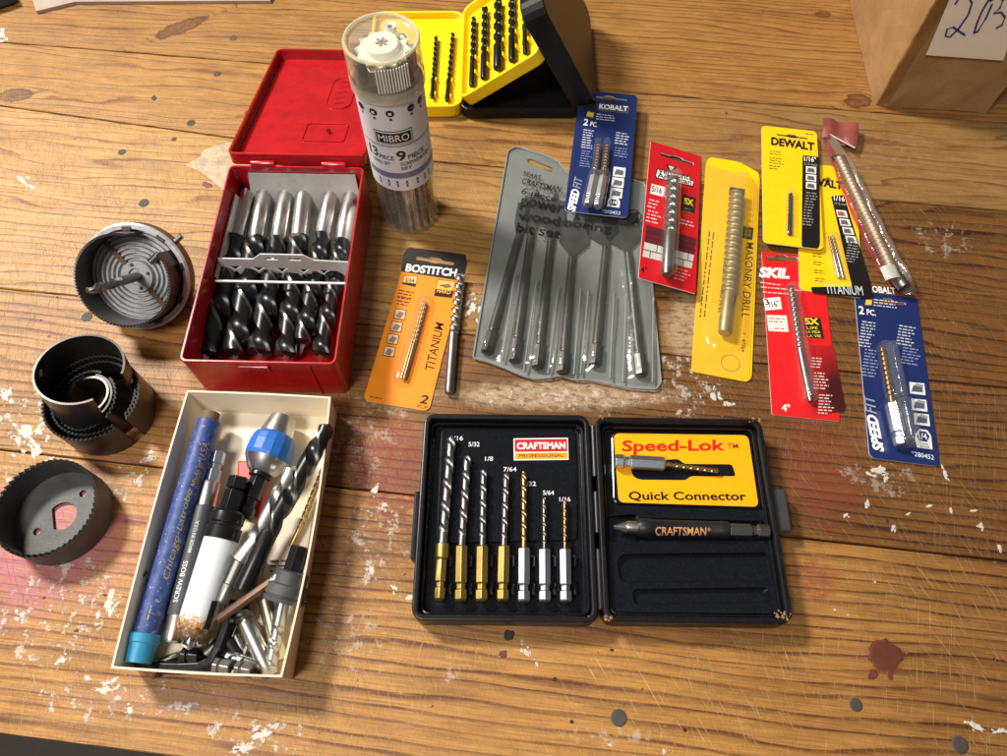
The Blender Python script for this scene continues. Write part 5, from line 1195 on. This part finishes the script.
text(slv, Plane((0, 0, .0166)), 'CRAFTSMAN', (656, 534), (707, 534.6), 7, (206, 150, 96), .03, fn=onrod(pts[1], pts[2], .0041)); text(slv, Plane((0, 0, .0166)), '®', (707.8, 531), (711, 531), 3.2, (206, 150, 96), .0, fn=onrod(pts[1], pts[2], .0041))
# moulded recesses below and at the left
def rim_loop(parent, pxs, z, r, m, rad=6, name='moulded_ridge'):
    k = [P(x, y, z) for x, y in rpx(pxs, rad, 5)]; g = G(); g.tube(k + [k[0]], r, 8); return g.build(name, m, parent)
def plate_holes(parent, outer, holes, z0, z1, m, name):
    vs, fs = curve_mesh([[tuple(P(x, y, z1).xy) for x, y in outer]] + [[tuple(P(x, y, z1).xy) for x, y in k] for k in holes], (z1 - z0) / 2)
    return G().add([V((q.x, q.y, (z0 + z1) / 2 + q.z)) for q in vs], fs).build(name, m, parent, .0010, 3)
plate_holes(insR, rpx([(611, 612), (608, 514), (764, 517), (783, 614)], 6), [rpx([(608.5, 541), (608, 516), (636, 514), (640, 518), (770, 521), (774, 541), (640, 540), (634, 546)], 4), rpx([(619, 583), (617, 554), (771, 552), (776, 581)], 11, 5), rpx([(634, 605), (632, 589), (768, 587), (772, 603)], 6, 4)], .0070, .0100, BLKGLOSS, 'moulded_recess_plate')
g = G(); hx = (P(592, 418, .0125) + P(594, 418, .0125))/2; hy = P(602, 621, .0125)
for a, b in ((.05, .32), (.40, .60), (.68, .95)): g.tube([lerp(hx, hy, a), lerp(hx, hy, b)], .0024, 10)
g.build('hinge', BLKPLASTIC, cs)
g = G(); q = P(778.5, 511, .0085); g.box(frame(q, (0, 0, 1), ru), (.0085, .0215, .0055)); g.build('latch', mat('smoky_latch', (0.05, 0.05, 0.05, 1), .25), shR, .0012, 3)
g = G(); g.box(ML @ Matrix.Translation((-cw/2 - .0014, -.006, .0065)), (.0030, .034, .0090)); g.build('side_rib', BLKPLASTIC, shL, .0010)
# crumbs of dried dirt in the corners
g = G(); rnd = random.Random(9)
for (px, py) in ((588, 618), (609, 618), (786, 618), (751, 421), (603, 417), (782, 614)):
    for k in range(9):
        q = P(px + rnd.gauss(0, 3.5), py + rnd.gauss(0, 1.6), CZ - .001 + rnd.random() * .0012); s = rnd.uniform(.0003, .0009)
        g.box(frame(q, (rnd.random(), rnd.random(), 1), (1, rnd.random(), 0)), (s, s * 1.6, s))
o = g.build('dirt_crumbs', mat('ochre_dirt', (0.30, 0.19, 0.09, 1), .8), cs); o['kind'] = 'stuff'

# ================================================================== CREAM BOX
BH = .0225
cc_, cu_, cv_, bw, bh = rect_fit((104.6, 668), (277, 677), (335, 397), (192, 390.6), BH)
MB = F(cc_, cu_); box = thing('cardboard_tray', 'shallow cream cardboard tray full of loose drill bits and drivers', 'cardboard tray', V((cc_.x, cc_.y, 0)))
def wall_loop(z, ins, bul):
    pts = []; hw, hh = bw/2 - ins, bh/2 - ins; n = 14
    for (x0, y0, x1, y1, nx, ny, k) in ((hw, -hh, hw, hh, 1, 0, 1.0), (hw, hh, -hw, hh, 0, 1, .15), (-hw, hh, -hw, -hh, -1, 0, .35), (-hw, -hh, hw, -hh, 0, -1, .2)):
        for i in range(n):
            s = i / n; b = bul * k * math.sin(math.pi * s); pts.append(MB @ V((x0 + (x1-x0)*s + nx*b, y0 + (y1-y0)*s + ny*b, z)))
    return pts
lo_, ho_, hi_, li_ = wall_loop(.0004, .0012, 0), wall_loop(BH, 0, .0030), wall_loop(BH, .0009, .0030), wall_loop(.0012, .0022, 0)
n = len(lo_); g = G(); fs = []; mi = []
for k in range(3):
    for i in range(n): fs.append((k*n+i, k*n+(i+1) % n, (k+1)*n+(i+1) % n, (k+1)*n+i)); mi.append(1 if k == 2 else 0)
fs.append(tuple(range(n))[::-1]); mi.append(0); fs.append(tuple(range(3*n, 4*n))); mi.append(1)
g.add(lo_ + ho_ + hi_ + li_, fs, mi); g.build('tray_walls', [CREAM, CREAMIN], box)
GRP = 'tools lying in the cream tray'
# blue cardboard drill tube
A_, B_ = P(209, 421, .0150), P(143, 643, .0110); t = thing('drill_tube', 'speckled blue cardboard drill tube with light blue end cap', 'drill tube', base_at(A_, B_), GRP)
BLUEP = NT('speckled_blue_paper'); bb = BLUEP.n('BsdfPrincipled'); BLUEP.l(bb.outputs[0], BLUEP.out.inputs[0]); ps = BLUEP.pos()
c1 = BLUEP.mix(BLUEP.ramp(BLUEP.noise(ps, 300, 4), [(.35, 0.0), (.7, 1.0)]), rgb(38, 58, 116), rgb(64, 88, 150)); c1 = BLUEP.mix(BLUEP.ramp(BLUEP.noise(ps, 520, 5, .8), [(.60, 0.0), (.66, 1.0)]), c1, rgb(196, 186, 160)); BLUEP.l(c1, bb.inputs['Base Color']); bb.inputs['Roughness'].default_value = .5
g = G(); rod(g, A_, B_, [(0, .0053), (.004, .0058), (1, .0058)], 32); tb_ = g.build('paper_tube', BLUEP.m, t)
ax = (B_ - A_).normalized(); g = G(); rod(g, A_ - ax * .0045, A_ + ax * .001, [(0, .0044), (1, .0048)], 20); g.build('brown_plug', mat('brown_cardboard', (0.16, 0.09, 0.045, 1), .7), t)
g = G(); rod(g, B_ - ax * .004, B_ + ax * .0085, [(0, .0068), (.02, .0071), (.3, .0071), (.34, .0066), (1, .0062)], 28); g.build('end_cap', mat('light_blue_plastic', rgb(52, 138, 178), .35, 0, .05), t)
tf = onrod(A_, B_, .0058)
YG = (176, 148, 62); zt = Plane((0, 0, .0200))
text(tb_, zt, 'Chicago-Latrobe', (166, 578), (192, 489), 5.6, YG, .0, .25, fn=tf); text(tb_, zt, 'Made in U.S.A.', (190, 494) if False else (194.5, 486), (208, 441), 4.8, YG, .0, .25, fn=tf); smalltext(tb_, Plane((0, 0, .0192)), (148, 620), (152, 606), 1, 3, YG)
# screw boss driver
A_, B_ = P(219, 452, .0105), P(172, 643, .0075); t = thing('screwdriver_holder', 'grey sleeved bit driver with silver hex end beside the blue tube', 'bit driver', base_at(A_, B_), GRP)
g = G(); hexrod(g, A_, lerp(A_, B_, .19), .0064, (.36, .55)); g.build('hex_shank', ZINC, t, .0002)
g = G(); rod(g, lerp(A_, B_, .17), lerp(A_, B_, .33), [(0, .0038), (.06, .0046), (1, .0046)], 24); g.build('steel_collar', STEEL, t); g = G(); rod(g, lerp(A_, B_, .86), B_, [(0, .0049), (.85, .0049), (1, .0040)], 24); g.build('steel_ferrule', STEEL, t)
g = G(); rod(g, lerp(A_, B_, .31), lerp(A_, B_, .87), [(0, .0050), (.02, .0053), (1, .0053)], 28); sl_ = g.build('grey_sleeve', mat('grey_rubber_sleeve', (0.040, 0.043, 0.050, 1), .5), t)
tf = onrod(A_, B_, .0053); smalltext(sl_, Plane((0, 0, .0150)), (199, 520), (209, 481), 1, 4, (190, 190, 186)) if False else None
text(sl_, Plane((0, 0, .0145)), 'SCREW BOSS', (176.5, 602), (188, 561), 5.0, (214, 214, 210), .02, fn=tf); text(sl_, Plane((0, 0, .0150)), 'MADE IN U.S.A.', (190.5, 552), (199.5, 520), 3.6, (200, 200, 196), .01, fn=tf)
# white hole saw with black arbor
A_, B_ = P(240, 477, .0190), P(190, 643, .0125); t = thing('hole_saw', 'small white hole saw with rusty teeth and black hex arbor', 'hole saw', base_at(A_, B_), GRP)
g = G(); hexrod(g, A_, lerp(A_, B_, .25), .0090, (.30, .38)); rod(g, lerp(A_, B_, .22), lerp(A_, B_, .40), [(0, .0070), (.10, .0080), (.42, .0080), (.46, .0074), (.54, .0074), (.58, .0082), (1, .0082)], 26); g.build('arbor', BLACKOX, t, .0003)
Aw, Bw = lerp(A_, B_, .385), B_; Mw = frame(Aw, Bw - Aw); Lw = (Bw - Aw).length; rw_ = .0079
WS = NT('white_enamel_rusty'); wb = WS.n('BsdfPrincipled'); WS.l(wb.outputs[0], WS.out.inputs[0]); ps = WS.pos(); dd = WS.n('VectorMath', operation='DISTANCE'); WS.l(ps, dd.inputs[0]); dd.inputs[1].default_value = tuple(Bw)
rk = WS.math('ADD', WS.math('MULTIPLY', dd.outputs['Value'], 60.0), WS.math('MULTIPLY', WS.math('SUBTRACT', WS.noise(ps, 520, 5, .7), .5), 1.1)); WS.l(WS.ramp(rk, [(.55, (0.10, 0.05, 0.022, 1)), (.74, rgb(196, 150, 92)), (.86, rgb(226, 232, 236))]), wb.inputs['Base Color']); wb.inputs['Roughness'].default_value = .36
g = G(); N = 22; vs = []; fs = []
for i in range(N * 2):
    a = 2*math.pi*i/(N*2); tz = Lw if i % 2 else Lw - .0030
    for r_, z in ((.0058, 0), (rw_, .0006), (rw_, Lw - .0032), (rw_, tz), (rw_ - .0012, tz), (rw_ - .0012, .004)): vs.append(Mw @ V((r_*math.cos(a), r_*math.sin(a), z)))
for i in range(N * 2):
    j = (i + 1) % (N * 2)
    for k in range(5): fs.append((i*6+k, j*6+k, j*6+k+1, i*6+k+1))
fs.append(tuple(i*6 for i in range(N*2))[::-1]); fs.append(tuple(i*6+5 for i in range(N*2)))
g.add(vs, fs, 0, False); cup = g.build('white_cup', WS.m, t)
for f_ in cup.data.polygons: f_.use_smooth = len(f_.vertices) == 4
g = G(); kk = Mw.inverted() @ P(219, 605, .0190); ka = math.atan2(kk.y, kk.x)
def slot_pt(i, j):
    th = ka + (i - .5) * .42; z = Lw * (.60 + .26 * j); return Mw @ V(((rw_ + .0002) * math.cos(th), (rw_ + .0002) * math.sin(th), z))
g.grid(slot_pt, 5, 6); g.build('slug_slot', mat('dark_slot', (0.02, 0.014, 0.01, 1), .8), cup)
g = G(); twist(g, lerp(Aw, Bw, .6), Bw + (Bw - Aw).normalized() * .003, .0031, .014); g.build('pilot_drill', [STEEL, EDGE], t)
# blue chuck
A_, B_ = P(284, 417, .0125), P(243, 519, .0125); t = thing('quick_chuck', 'blue and steel keyless chuck on a black hex shank', 'drill chuck', base_at(A_, B_), GRP); L = (B_ - A_).length
def at_(s): return A_ + (B_ - A_).normalized() * s
g = G(); rod(g, at_(0), at_(.012), [(0, .0055), (.05, .0066), (.8, .0086), (1, .0088)], 32); rod(g, at_(.0245), at_(.032), [(0, .0112), (.3, .0100), (.8, .0078), (1, .0062)], 32); g.build('steel_nose', STEEL, t)
g = G(); n_ = 16; vs = []; fs = []; prof = [(.0086, .0105), (.0108, .0125), (.0116, .0165), (.0116, .0225), (.0108, .0250), (.0090, .0255)]; Mx = frame(A_, B_ - A_)
g.lathe(prof, Mx, 16, 0, False); g.build('blue_sleeve', mat('blue_plastic', rgb(36, 104, 190), .45, 0, .08, .25, 900), t, .0005)
g = G(); rod(g, at_(.031), at_(.034), [(0, .0058), (1, .0058)], 20); hexrod(g, at_(.0335), B_, .0078, (.52, .74)); g.build('hex_shank', BLACKOX, t, .0003)
# two big twist drills
def reduced(name, lab, tip, mid, end, r, sm, bm, em, red=None):
    t = thing(name, lab, 'drill bit', base_at(tip, end), GRP); g = G(); rod(g, mid, end, [(0, r * .98), (.96, r * .98), (1, r * .85)], 24); g.build('shank', sm, t)
    g = G(); twist(g, lerp(mid, tip, -.01), tip, r, r * 9.5, n=30, depth=.40, land=.72); g.build('twist_flutes', [bm, em], t)
    if red: g = G(); rod(g, end, red, [(0, r * .62), (.55, r * .62), (.57, r * .72), (.95, r * .72), (1, r * .6)], 18); g.build('reduced_shank', STEEL2, t)
reduced('twist_drill_bit', 'bright steel twist drill with reduced shank in the cream tray', P(296, 466, .0195), P(256, 541, .0175), P(240, 562, .0165), .0047, STEEL, STEEL, STEEL2, P(221, 603, .0150))
reduced('twist_drill_bit', 'long black twist drill reaching the tray corner', P(330, 424, .0225), P(269, 532, .0185), P(241, 592, .0165), .0046, BLACKOX, BLACKOX, EDGE)
plain_drill('small_drill_bit', 'thin gold twist bit along the tray side wall', 'drill bit', P(326, 462, .0125), P(300, 528, .0075), P(291, 547, .0060), .0015, TIN, TIN, GOLD, .0075, GRP)
# black arbor with pilot drill
A_, B_, D_ = P(301, 546, .0200), P(283, 602, .0150), P(270, 668, .0080); t = thing('hole_saw_arbor', 'black hole saw arbor with flange and bright pilot drill', 'arbor', base_at(A_, D_), GRP)
g = G(); hexrod(g, A_, lerp(A_, B_, .52), .0080); g.build('hex_shank', BLACKOX, t, .0003)
g = G(); rod(g, lerp(A_, B_, .45), B_, [(0, .0062), (.05, .0078), (.42, .0078), (.46, .0095), (.78, .0098), (.80, .0090), (.84, .0090), (.86, .0098), (1, .0094)], 30); g.build('flange', SAWGREY, t)
g = G(); rod(g, B_, lerp(B_, D_, .35), [(0, .0031), (1, .0031)], 16); twist(g, lerp(B_, D_, .33), D_, .0031, .017); g.build('pilot_drill', [STEEL, STEEL2], t)
# countersink sliver
plain_drill('countersink_bit', 'short rusty pointed bit lying crosswise in the tray', 'drill bit', P(284, 572, .0210), P(272, 581, .0200), P(218, 620, .0160), .0022, mat('rust_brown_steel', (0.16, 0.10, 0.07, 1), .4, .8, .3), STEEL, EDGE, .012, GRP)
# hex key
HK = [P(232, 600, .0080), P(226, 628, .0075), P(219, 648, .0070), P(211, 661, .0062), P(200, 667, .0058), P(180, 668, .0056), P(148, 667, .0056)]
o = G().tube(HK, .0030, 6, 0, False).build('hex_key', BLACKOX, None, .0003); tag(o, 'black bent hex key along the bottom of the cream tray', 'hex key', GRP)
plain_drill('twist_drill_bit', 'bright steel rod drill under the rusty pointed bit', 'drill bit', P(240, 610, .0085), P(246, 622, .0085), P(272, 676, .0060), .0042, STEEL, STEEL, STEEL2, .02, GRP)
plain_drill('twist_drill_bit', 'brassy shank drill beside the black arbor', 'drill bit', P(262, 585, .0080), P(266, 600, .0080), P(281, 660, .0055), .0038, mat('pale_brass', (0.62, 0.55, 0.36, 1), .3, 1.0), STEEL, STEEL2, .02, GRP)
plain_drill('small_drill_bit', 'small steel twist bit lying across the tray bottom', 'drill bit', P(224, 655, .0082), P(245, 661, .0078), P(273, 670, .0072), .0026, STEEL2, STEEL, STEEL2, .011, GRP)
for k, (a, b, lb) in enumerate((((214, 665, .0125), (231, 668, .0125), 'short grey screwdriver bit at the tray bottom beside the hex key'), ((236, 668, .0125), (252, 671, .0125), 'short grey screwdriver bit in the tray corner below the rod drill'), ((182, 655, .006), (200, 656, .006), 'short black screwdriver bit under the white hole saw teeth'))):
    o = hexrod(G(), P(*a), P(*b), .0062, (.3, .45)).build('screwdriver_bit', STEEL2 if k < 2 else BLACKOX, None, .0003); tag(o, lb, 'screwdriver bit', GRP)
g = G(); q = [P(240, 463, .0030), P(272, 463, .0030), P(262, 520, .0030), P(238, 515, .0030)]; g.hexa(q + [k + V((0, 0, .004)) for k in q]); o = g.build('red_clip', mat('red_plastic', (0.5, 0.015, 0.02, 1), .35), None, .001); tag(o, 'flat red plastic piece under the blue chuck', 'plastic clip', GRP)
g = G(); pts_ = [P(147, 572, .0170), P(141, 578, .0165), P(138, 590, .0145), P(125, 634, .0110)]
g.tube(pts_, .0008, 6); g.hexa([P(127, 634, .004), P(150, 634, .004), P(158, 580, .004), P(143, 578, .004), P(127, 634, .0100), P(146, 634, .0100), P(154, 580, .0140), P(142, 578, .0140)]); o = g.build('black_clip', mat('dark_blade', (0.012, 0.012, 0.014, 1), .35, .4), None, .0006); tag(o, 'dark flat blade between the blue tube and the tray wall', 'blade', GRP)
g = G(); q = [P(262, 578, .0016), P(302, 584, .0016), P(312, 520, .0022), P(280, 515, .0022)]; g.hexa(q + [k + V((0, 0, .0003)) for k in q]); o = g.build('paper_slip', PAPER, None); tag(o, 'small printed paper slip on the tray floor beside the gold bit', 'paper slip', GRP)
smalltext(o, Plane((0, 0, .0027)), (270, 562), (296, 562), 3, 5, (90, 84, 78))
# loose dark bits filling the heap at the bottom
FILL = [((122, 640), (136, 662), .0030, BLACKOX, 'black rod behind the light blue cap against the tray wall'), ((164, 668), (190, 664), .0024, BLACKOX, 'black rod beside the long arm of the hex key'), ((228, 618), (250, 668), .0013, STEEL, 'thin bright pin leaning beside the bent hex key'), ((258, 622), (240, 666), .0014, STEEL2, 'thin grey pin crossing under the rod drill'), ((280, 628), (262, 672), .0016, STEEL, 'short bright pin in the tray corner under the pilot drill'), ((196, 650), (228, 662), .0015, BLACKOX, 'thin black pin at the foot of the white hole saw'), ((248, 600), (232, 640), .0018, BLACKOX, 'black pin beneath the rusty pointed bit'), ((262, 560), (250, 610), .0017, BRONZE, 'bronze pin between the two large twist drills'), ((160, 662), (178, 655), .0016, STEEL2, 'grey pin beside the light blue cap'), ((228, 640), (243, 662), .0030, BLACKOX, 'black shank showing through a gap beside the hex key'), ((205, 655), (222, 640), .0026, STEEL2, 'grey bit wedged between hole saw teeth and hex key'), ((252, 640), (262, 672), .0022, STEEL, 'thin bright bit beside the rod drill'), ((246, 560), (256, 600), .0030, BLACKOX, 'black shank under the long twist drill'), ((135, 655), (160, 672), .0040, mat('wooden_dowel', (0.25, 0.13, 0.05, 1), .6), 'brown wooden stub below the light blue cap')]
for a, b, r_, m_, lb in FILL:
    g = G(); rod(g, P(*a, .0045), P(*b, .0042), [(0, r_ * .8), (.05, r_), (.95, r_), (1, r_ * .8)], 14); o = g.build('loose_shank', m_, None); tag(o, lb, 'metal rod' if 'wooden' not in lb else 'wooden stub', GRP)

# ================================================================== HOLE SAWS
def saw_ring(g, M, r, h, t, n, th, a0=0.0, a1=2*math.pi, up=True, rake=.75, sub=1):
    full = abs(a1 - a0 - 2*math.pi) < 1e-6; vs = []; fs = []; cols = []
    for i in range(n):
        w_ = (a1 - a0) / n; cols += [(a0 + i*w_, 0.0), (a0 + (i + rake)*w_, th)]
    if not full: cols.append((a1, 0.0))
    for a, e in cols:
        zt = h + e if up else h; zb = 0.0 if up else -e
        for r_, z in ((r, zb), (r, zt), (r - t, zt), (r - t, zb)): vs.append(M @ V((r_*math.cos(a), r_*math.sin(a), z)))
    k = len(cols)
    for i in range(k if full else k - 1):
        j = (i + 1) % k
        for q in range(4): fs.append((i*4+q, j*4+q, j*4+(q+1) % 4, i*4+(q+1) % 4))
    if not full: fs += [(0, 1, 2, 3), tuple((k-1)*4 + q for q in (3, 2, 1, 0))]
    mi = [2 if (i % 4) == (1 if up else 3) else (1 if (i % 4) == 2 else 0) for i in range(len(fs))]
    return g.add(vs, fs, mi, False)
RIM = mat('worn_rim_steel', (0.15, 0.145, 0.14, 1), .60, 0.8, .25)
# single cup with D hole
C0 = P(64, 517); M0 = Matrix.Translation(C0) @ Matrix.Rotation(R(20), 4, 'Z')
t = thing('hole_saw', 'single grey hole saw cup with a D-shaped hole in its floor', 'hole saw', C0, 'hole saws beside the boxes')
g = G(); saw_ring(g, M0, .0245, .0165, .0013, 52, .0016); g.build('toothed_wall', [SAWGREY, SAWGREY, SAWDARK], t)
dh = [(.0072 * math.cos(R(a)), .0072 * math.sin(R(a))) for a in range(-130, 131, 13)]
vs, fs = curve_mesh([circle(.0243, 56), dh, circle(.0019, 14, -.0125, -.004), circle(.0019, 14, .0110, .0085)], .0008)
G().add([M0 @ V((q.x, q.y, q.z + .0010)) for q in vs], fs).build('floor_plate', SAWGREY, t)
# nested stack of split rings
C1 = P(111, 414); gap = R(-38)
def ringM(c, tilt=(0, 0), z=0.0):
    return Matrix.Translation(V((c.x, c.y, z))) @ Matrix.Rotation(R(tilt[0]), 4, 'X') @ Matrix.Rotation(R(tilt[1]), 4, 'Y')
def split(lab, c, z, r, h, n, th, up, tilt, gap0, gapw, mat3=None, hole=()):
    t = thing('hole_saw', lab, 'hole saw', V((c.x, c.y, z)), 'hole saws beside the boxes')
    g = G(); Mx = ringM(c, tilt, z); saw_ring(g, Mx, r, h, .0011, n, th, gap0 + gapw/2, gap0 + 2*math.pi - gapw/2, up)
    o = g.build('toothed_wall', mat3 or [SAWDARK, SAWDARK, RIM], t)
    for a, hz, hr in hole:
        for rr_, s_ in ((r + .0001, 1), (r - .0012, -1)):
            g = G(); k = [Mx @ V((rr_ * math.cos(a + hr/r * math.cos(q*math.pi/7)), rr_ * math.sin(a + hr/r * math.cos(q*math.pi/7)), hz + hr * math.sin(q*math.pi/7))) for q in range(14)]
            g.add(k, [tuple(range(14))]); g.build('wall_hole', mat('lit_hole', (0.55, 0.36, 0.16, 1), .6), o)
    return t, Mx
split('outermost split hole saw ring with upward teeth at the bottom of the nested stack', C1, 0.0008, .0245, .0200, 62, .0016, True, (0, 0), gap, R(14))
split('second split ring with pale tooth tips inside the nested stack', C1 + V((.0005, .0005, 0)), 0.0008, .0215, .0185, 56, .0015, True, (0, 0), gap, R(18))
split('smooth-rimmed split ring standing highest in the nested stack', P(108, 407), .0085, .0212, .0310, 50, .0014, False, (-6, 7), gap + R(8), R(52), None, ((R(182), .0255, .0019), (R(5), .0190, .0013)))
for k, (r_, lb) in enumerate(((.0165, 'small split ring inside the nested stack, largest of the inner three'), (.0135, 'small split ring in the middle of the nested stack'), (.0110, 'smallest split ring at the heart of the nested stack'))):
    split(lb, P(112 - k, 412), .0008, r_, .0190 + .001 * k, 36 - 4*k, .0013, k == 0, (7 - 3*k, -9 + 3*k), R(60 + 35*k), R(24))
# multi-ring saw holder propped on its arbor
axis = V((.05, -.67, .74)).normalized(); C2 = P(139, 276, .0225); M2 = frame(C2, axis, (1, 0, 0))
t = thing('hole_saw', 'hole saw on a ringed holder plate with pilot drill, propped beside the red box', 'hole saw', V((C2.x, C2.y, 0)), 'hole saws beside the boxes')
PLATE = mat('grey_cast_plate', (0.46, 0.465, 0.48, 1), .45, .3, .15, .2, 700, dirt=.5, dirtcol=(0.14, 0.07, 0.035, 1), vscale=70)
prof = [(0, -.004), (.0286, -.004), (.0297, -.003), (.0297, .0048), (.0286, .0056), (.0264, .0056), (.0262, .0010)]
r_ = .0255
while r_ > .0095:
    prof += [(r_, .0002), (r_ - .0008, .0002), (r_ - .0011, .0022), (r_ - .0020, .0022), (r_ - .0023, .0002)]; r_ -= .0026
prof += [(.0088, .0004), (.0085, .0030), (.0048, .0030), (.0046, .0016), (0, .0016)]
g = G(); g.lathe(prof, M2, 64, [1, 1, 1, 0, 0] + [0] * (len(prof) - 6), False); hp = g.build('holder_plate', [PLATE, SAWDARK], t, 0)
g = G()
for i in range(9):
    a = R(40 * i + 12); g.box(M2 @ Matrix.Rotation(a, 4, 'Z') @ Matrix.Translation((.0266, 0, .0050)), (.0022, .0046, .0030))
g.build('rim_notch', SAWDARK, hp)
g = G()
for a in (R(128), R(-52)):
    g.box(M2 @ Matrix.Rotation(a, 4, 'Z') @ Matrix.Translation((.0165, 0, .0024)), (.015, .0026, .0008))
g.build('clamp_strip', mat('rusty_strip', (0.18, 0.085, 0.045, 1), .6, .3, .3, .4), hp)
g = G()
for i in range(4):
    a = R(90 * i + 15); g.lathe([(0, .0033), (.0010, .0033), (.0010, .0028)], M2 @ Matrix.Translation((.0067 * math.cos(a), .0067 * math.sin(a), 0)), 10)
g.build('hub_pin', SAWDARK, hp)
g = G(); saw_ring(g, M2 @ Matrix.Translation((0, 0, .001)), .0252, .0190, .0012, 78, .0013, R(78), R(78 + 318)); g.build('toothed_ring', [SAWDARK, SAWDARK, RIM], t)
g = G(); q0, q1, q2 = M2 @ V((0, 0, .001)), M2 @ V((0, 0, .024)), M2 @ V((0, 0, .056)); rod(g, q0, q1, [(0, .0025), (1, .0025)], 18); twist(g, q1, q2, .0025, .030, depth=.5, n=24, land=.6); g.build('pilot_drill', [STEEL2, STEEL], t)
g = G(); rod(g, M2 @ V((0, 0, -.003)), M2 @ V((0, 0, -.0225)), [(0, .0055), (1, .0050)], 6, sm=False); g.build('arbor_shank', BLACKOX, t)
g = G(); rod(g, M2 @ V((.030 * math.cos(R(40)), .030 * math.sin(R(40)), .0015)), M2 @ V((.0345 * math.cos(R(40)), .0345 * math.sin(R(40)), .0015)), [(0, .0016), (1, .0016)], 12); rod(g, M2 @ V((.012 * math.cos(R(42)), .012 * math.sin(R(42)), .0045)), M2 @ V((.019 * math.cos(R(42)), .019 * math.sin(R(42)), .0045)), [(0, .0018), (1, .0018)], 12); g.build('clamp_screw', STEEL2, t)

# ================================================================== CARDBOARD BOX, NOTE, EDGE THINGS
KRAFT = NT('brown_kraft_board'); kb = KRAFT.n('BsdfPrincipled'); KRAFT.l(kb.outputs[0], KRAFT.out.inputs[0]); ps = KRAFT.pos()
kc = KRAFT.mix(KRAFT.ramp(KRAFT.noise(ps, 30, 5, .6), [(.3, 0.0), (.7, 1.0)]), (0.30, 0.165, 0.065, 1), (0.42, 0.25, 0.11, 1)); kc = KRAFT.mix(KRAFT.math('MULTIPLY', KRAFT.ramp(KRAFT.noise(KRAFT.mapping(ps, (0, 0, 0), (0, 0, 0), (200, 200, 1500)), 1.0, 3), [(.35, 1.0), (.6, 0.0)]), .22), kc, (0.2, 0.1, 0.04, 1))
KRAFT.l(kc, kb.inputs['Base Color']); kb.inputs['Roughness'].default_value = .5; bp = KRAFT.n('Bump'); bp.inputs['Strength'].default_value = .5; bp.inputs['Distance'].default_value = .0012; KRAFT.l(KRAFT.noise(ps, 75, 5, .65), bp.inputs['Height']); KRAFT.l(bp.outputs[0], kb.inputs['Normal'])
F0, F1 = P(874, 106), P(988, 113); fu = (F1 - F0).normalized(); fn_ = V((fu.y, -fu.x, 0)); back = (P(845, 2) - P(868, 99)); back.z = 0; back = back.normalized() * .16; HB = .15
kbx = thing('cardboard_box', 'tan cardboard box with a handwritten note on its front', 'cardboard box', (F0 + F1) / 2)
g = G(); q = [F0, F1, F1 + back, F0 + back]; q = [V((k.x, k.y, .0004)) for k in q]
NU, NZ = 10, 12; vs = []; fs = []; rnd = random.Random(2)
loop = []
for k in range(4):
    for i in range(NU): loop.append(lerp(q[k], q[(k + 1) % 4], i / NU))
for z in range(NZ + 1):
    for i, k in enumerate(loop):
        e = .0011 if (i % NU == 0) else 0.0004
        vs.append(k + V((rnd.uniform(-e, e), rnd.uniform(-e, e), HB * z / NZ)))
n = len(loop)
for z in range(NZ):
    for i in range(n): fs.append((z*n+i, z*n+(i+1) % n, (z+1)*n+(i+1) % n, (z+1)*n+i))
fs.append(tuple(range(NZ*n, NZ*n+n))); g.add(vs, fs); g.build('box_walls', KRAFT.m, kbx, .0012, 2)
g = G(); e0 = F0 + fn_ * .0006 ; 
g.grid(lambda i, j: V((F0.x, F0.y, 0)) + fu * (.0008 + .007 * i) + fn_ * (.0009 + .0005 * math.sin(j * 23 + i * 5)) + V((0, 0, .003 + .135 * j)), 4, 30); g.build('tape_strip', clear('packing_tape', (0.85, 0.72, 0.52), .12, (.5, .35, .2, 1), .12, .6, 160), kbx)
fp = Plane(F0 + fn_ * .0022, fn_)
c4 = [hit(926, 55, fp), hit(1003, 60.5, fp), hit(1030, -10, fp), hit(958, -20, fp)]
g = G(); g.hexa([k - fn_ * .0003 for k in c4] + c4); nt = g.build('paper_note', PAPER, None); tag(nt, 'pale paper note with blue handwritten number on the cardboard box', 'paper note')
INKB = (36, 52, 120)
for st in ([(955, 4), (960, -3), (968, -4), (972, 3), (968, 15), (959, 28), (950, 37), (945.5, 36), (947, 29), (953, 27), (959, 31), (965, 35)], [(974, 33), (977, 23), (982, 11), (988, 1), (992, -3)], [(974, 33), (978, 31), (986, 18), (992, 4)], [(990, 1), (998, -4), (1003, 0), (1000, 8), (994, 13), (1001, 12), (1005, 17), (1002, 25), (996, 28)]):
    g = G(); g.tube([hit(x, y, fp, .0002) for x, y in st], .00055, 6); g.build('handwriting', ink(*INKB), nt)
g = G(); q = [P(36, 11, .0024), P(75, 1.5, .0024), P(270, 0.5, .0024), P(285, -25, .0024), P(25, -25, .0024)]; n = 5
g.add([k - V((0, 0, .0026)) for k in q] + q, [tuple(range(5))[::-1], tuple(range(5, 10))] + [(i, (i+1) % 5, 5+(i+1) % 5, 5+i) for i in range(5)])
o = g.build('paperboard_sheet', mat('pale_paperboard', (0.36, 0.29, 0.23, 1), .6), None); tag(o, 'pale paperboard sheet cut off by the far edge of the bench', 'paperboard')
g = G(); q = P(-2, -2, .006); g.box(frame(q, (0, 0, 1), (1, .6, 0)), (.020, .010, .010)); o = g.build('navy_block', mat('navy_plastic', (0.02, 0.03, 0.08, 1), .4), None, .0015); tag(o, 'dark navy block at the far corner beside the paperboard', 'plastic block')
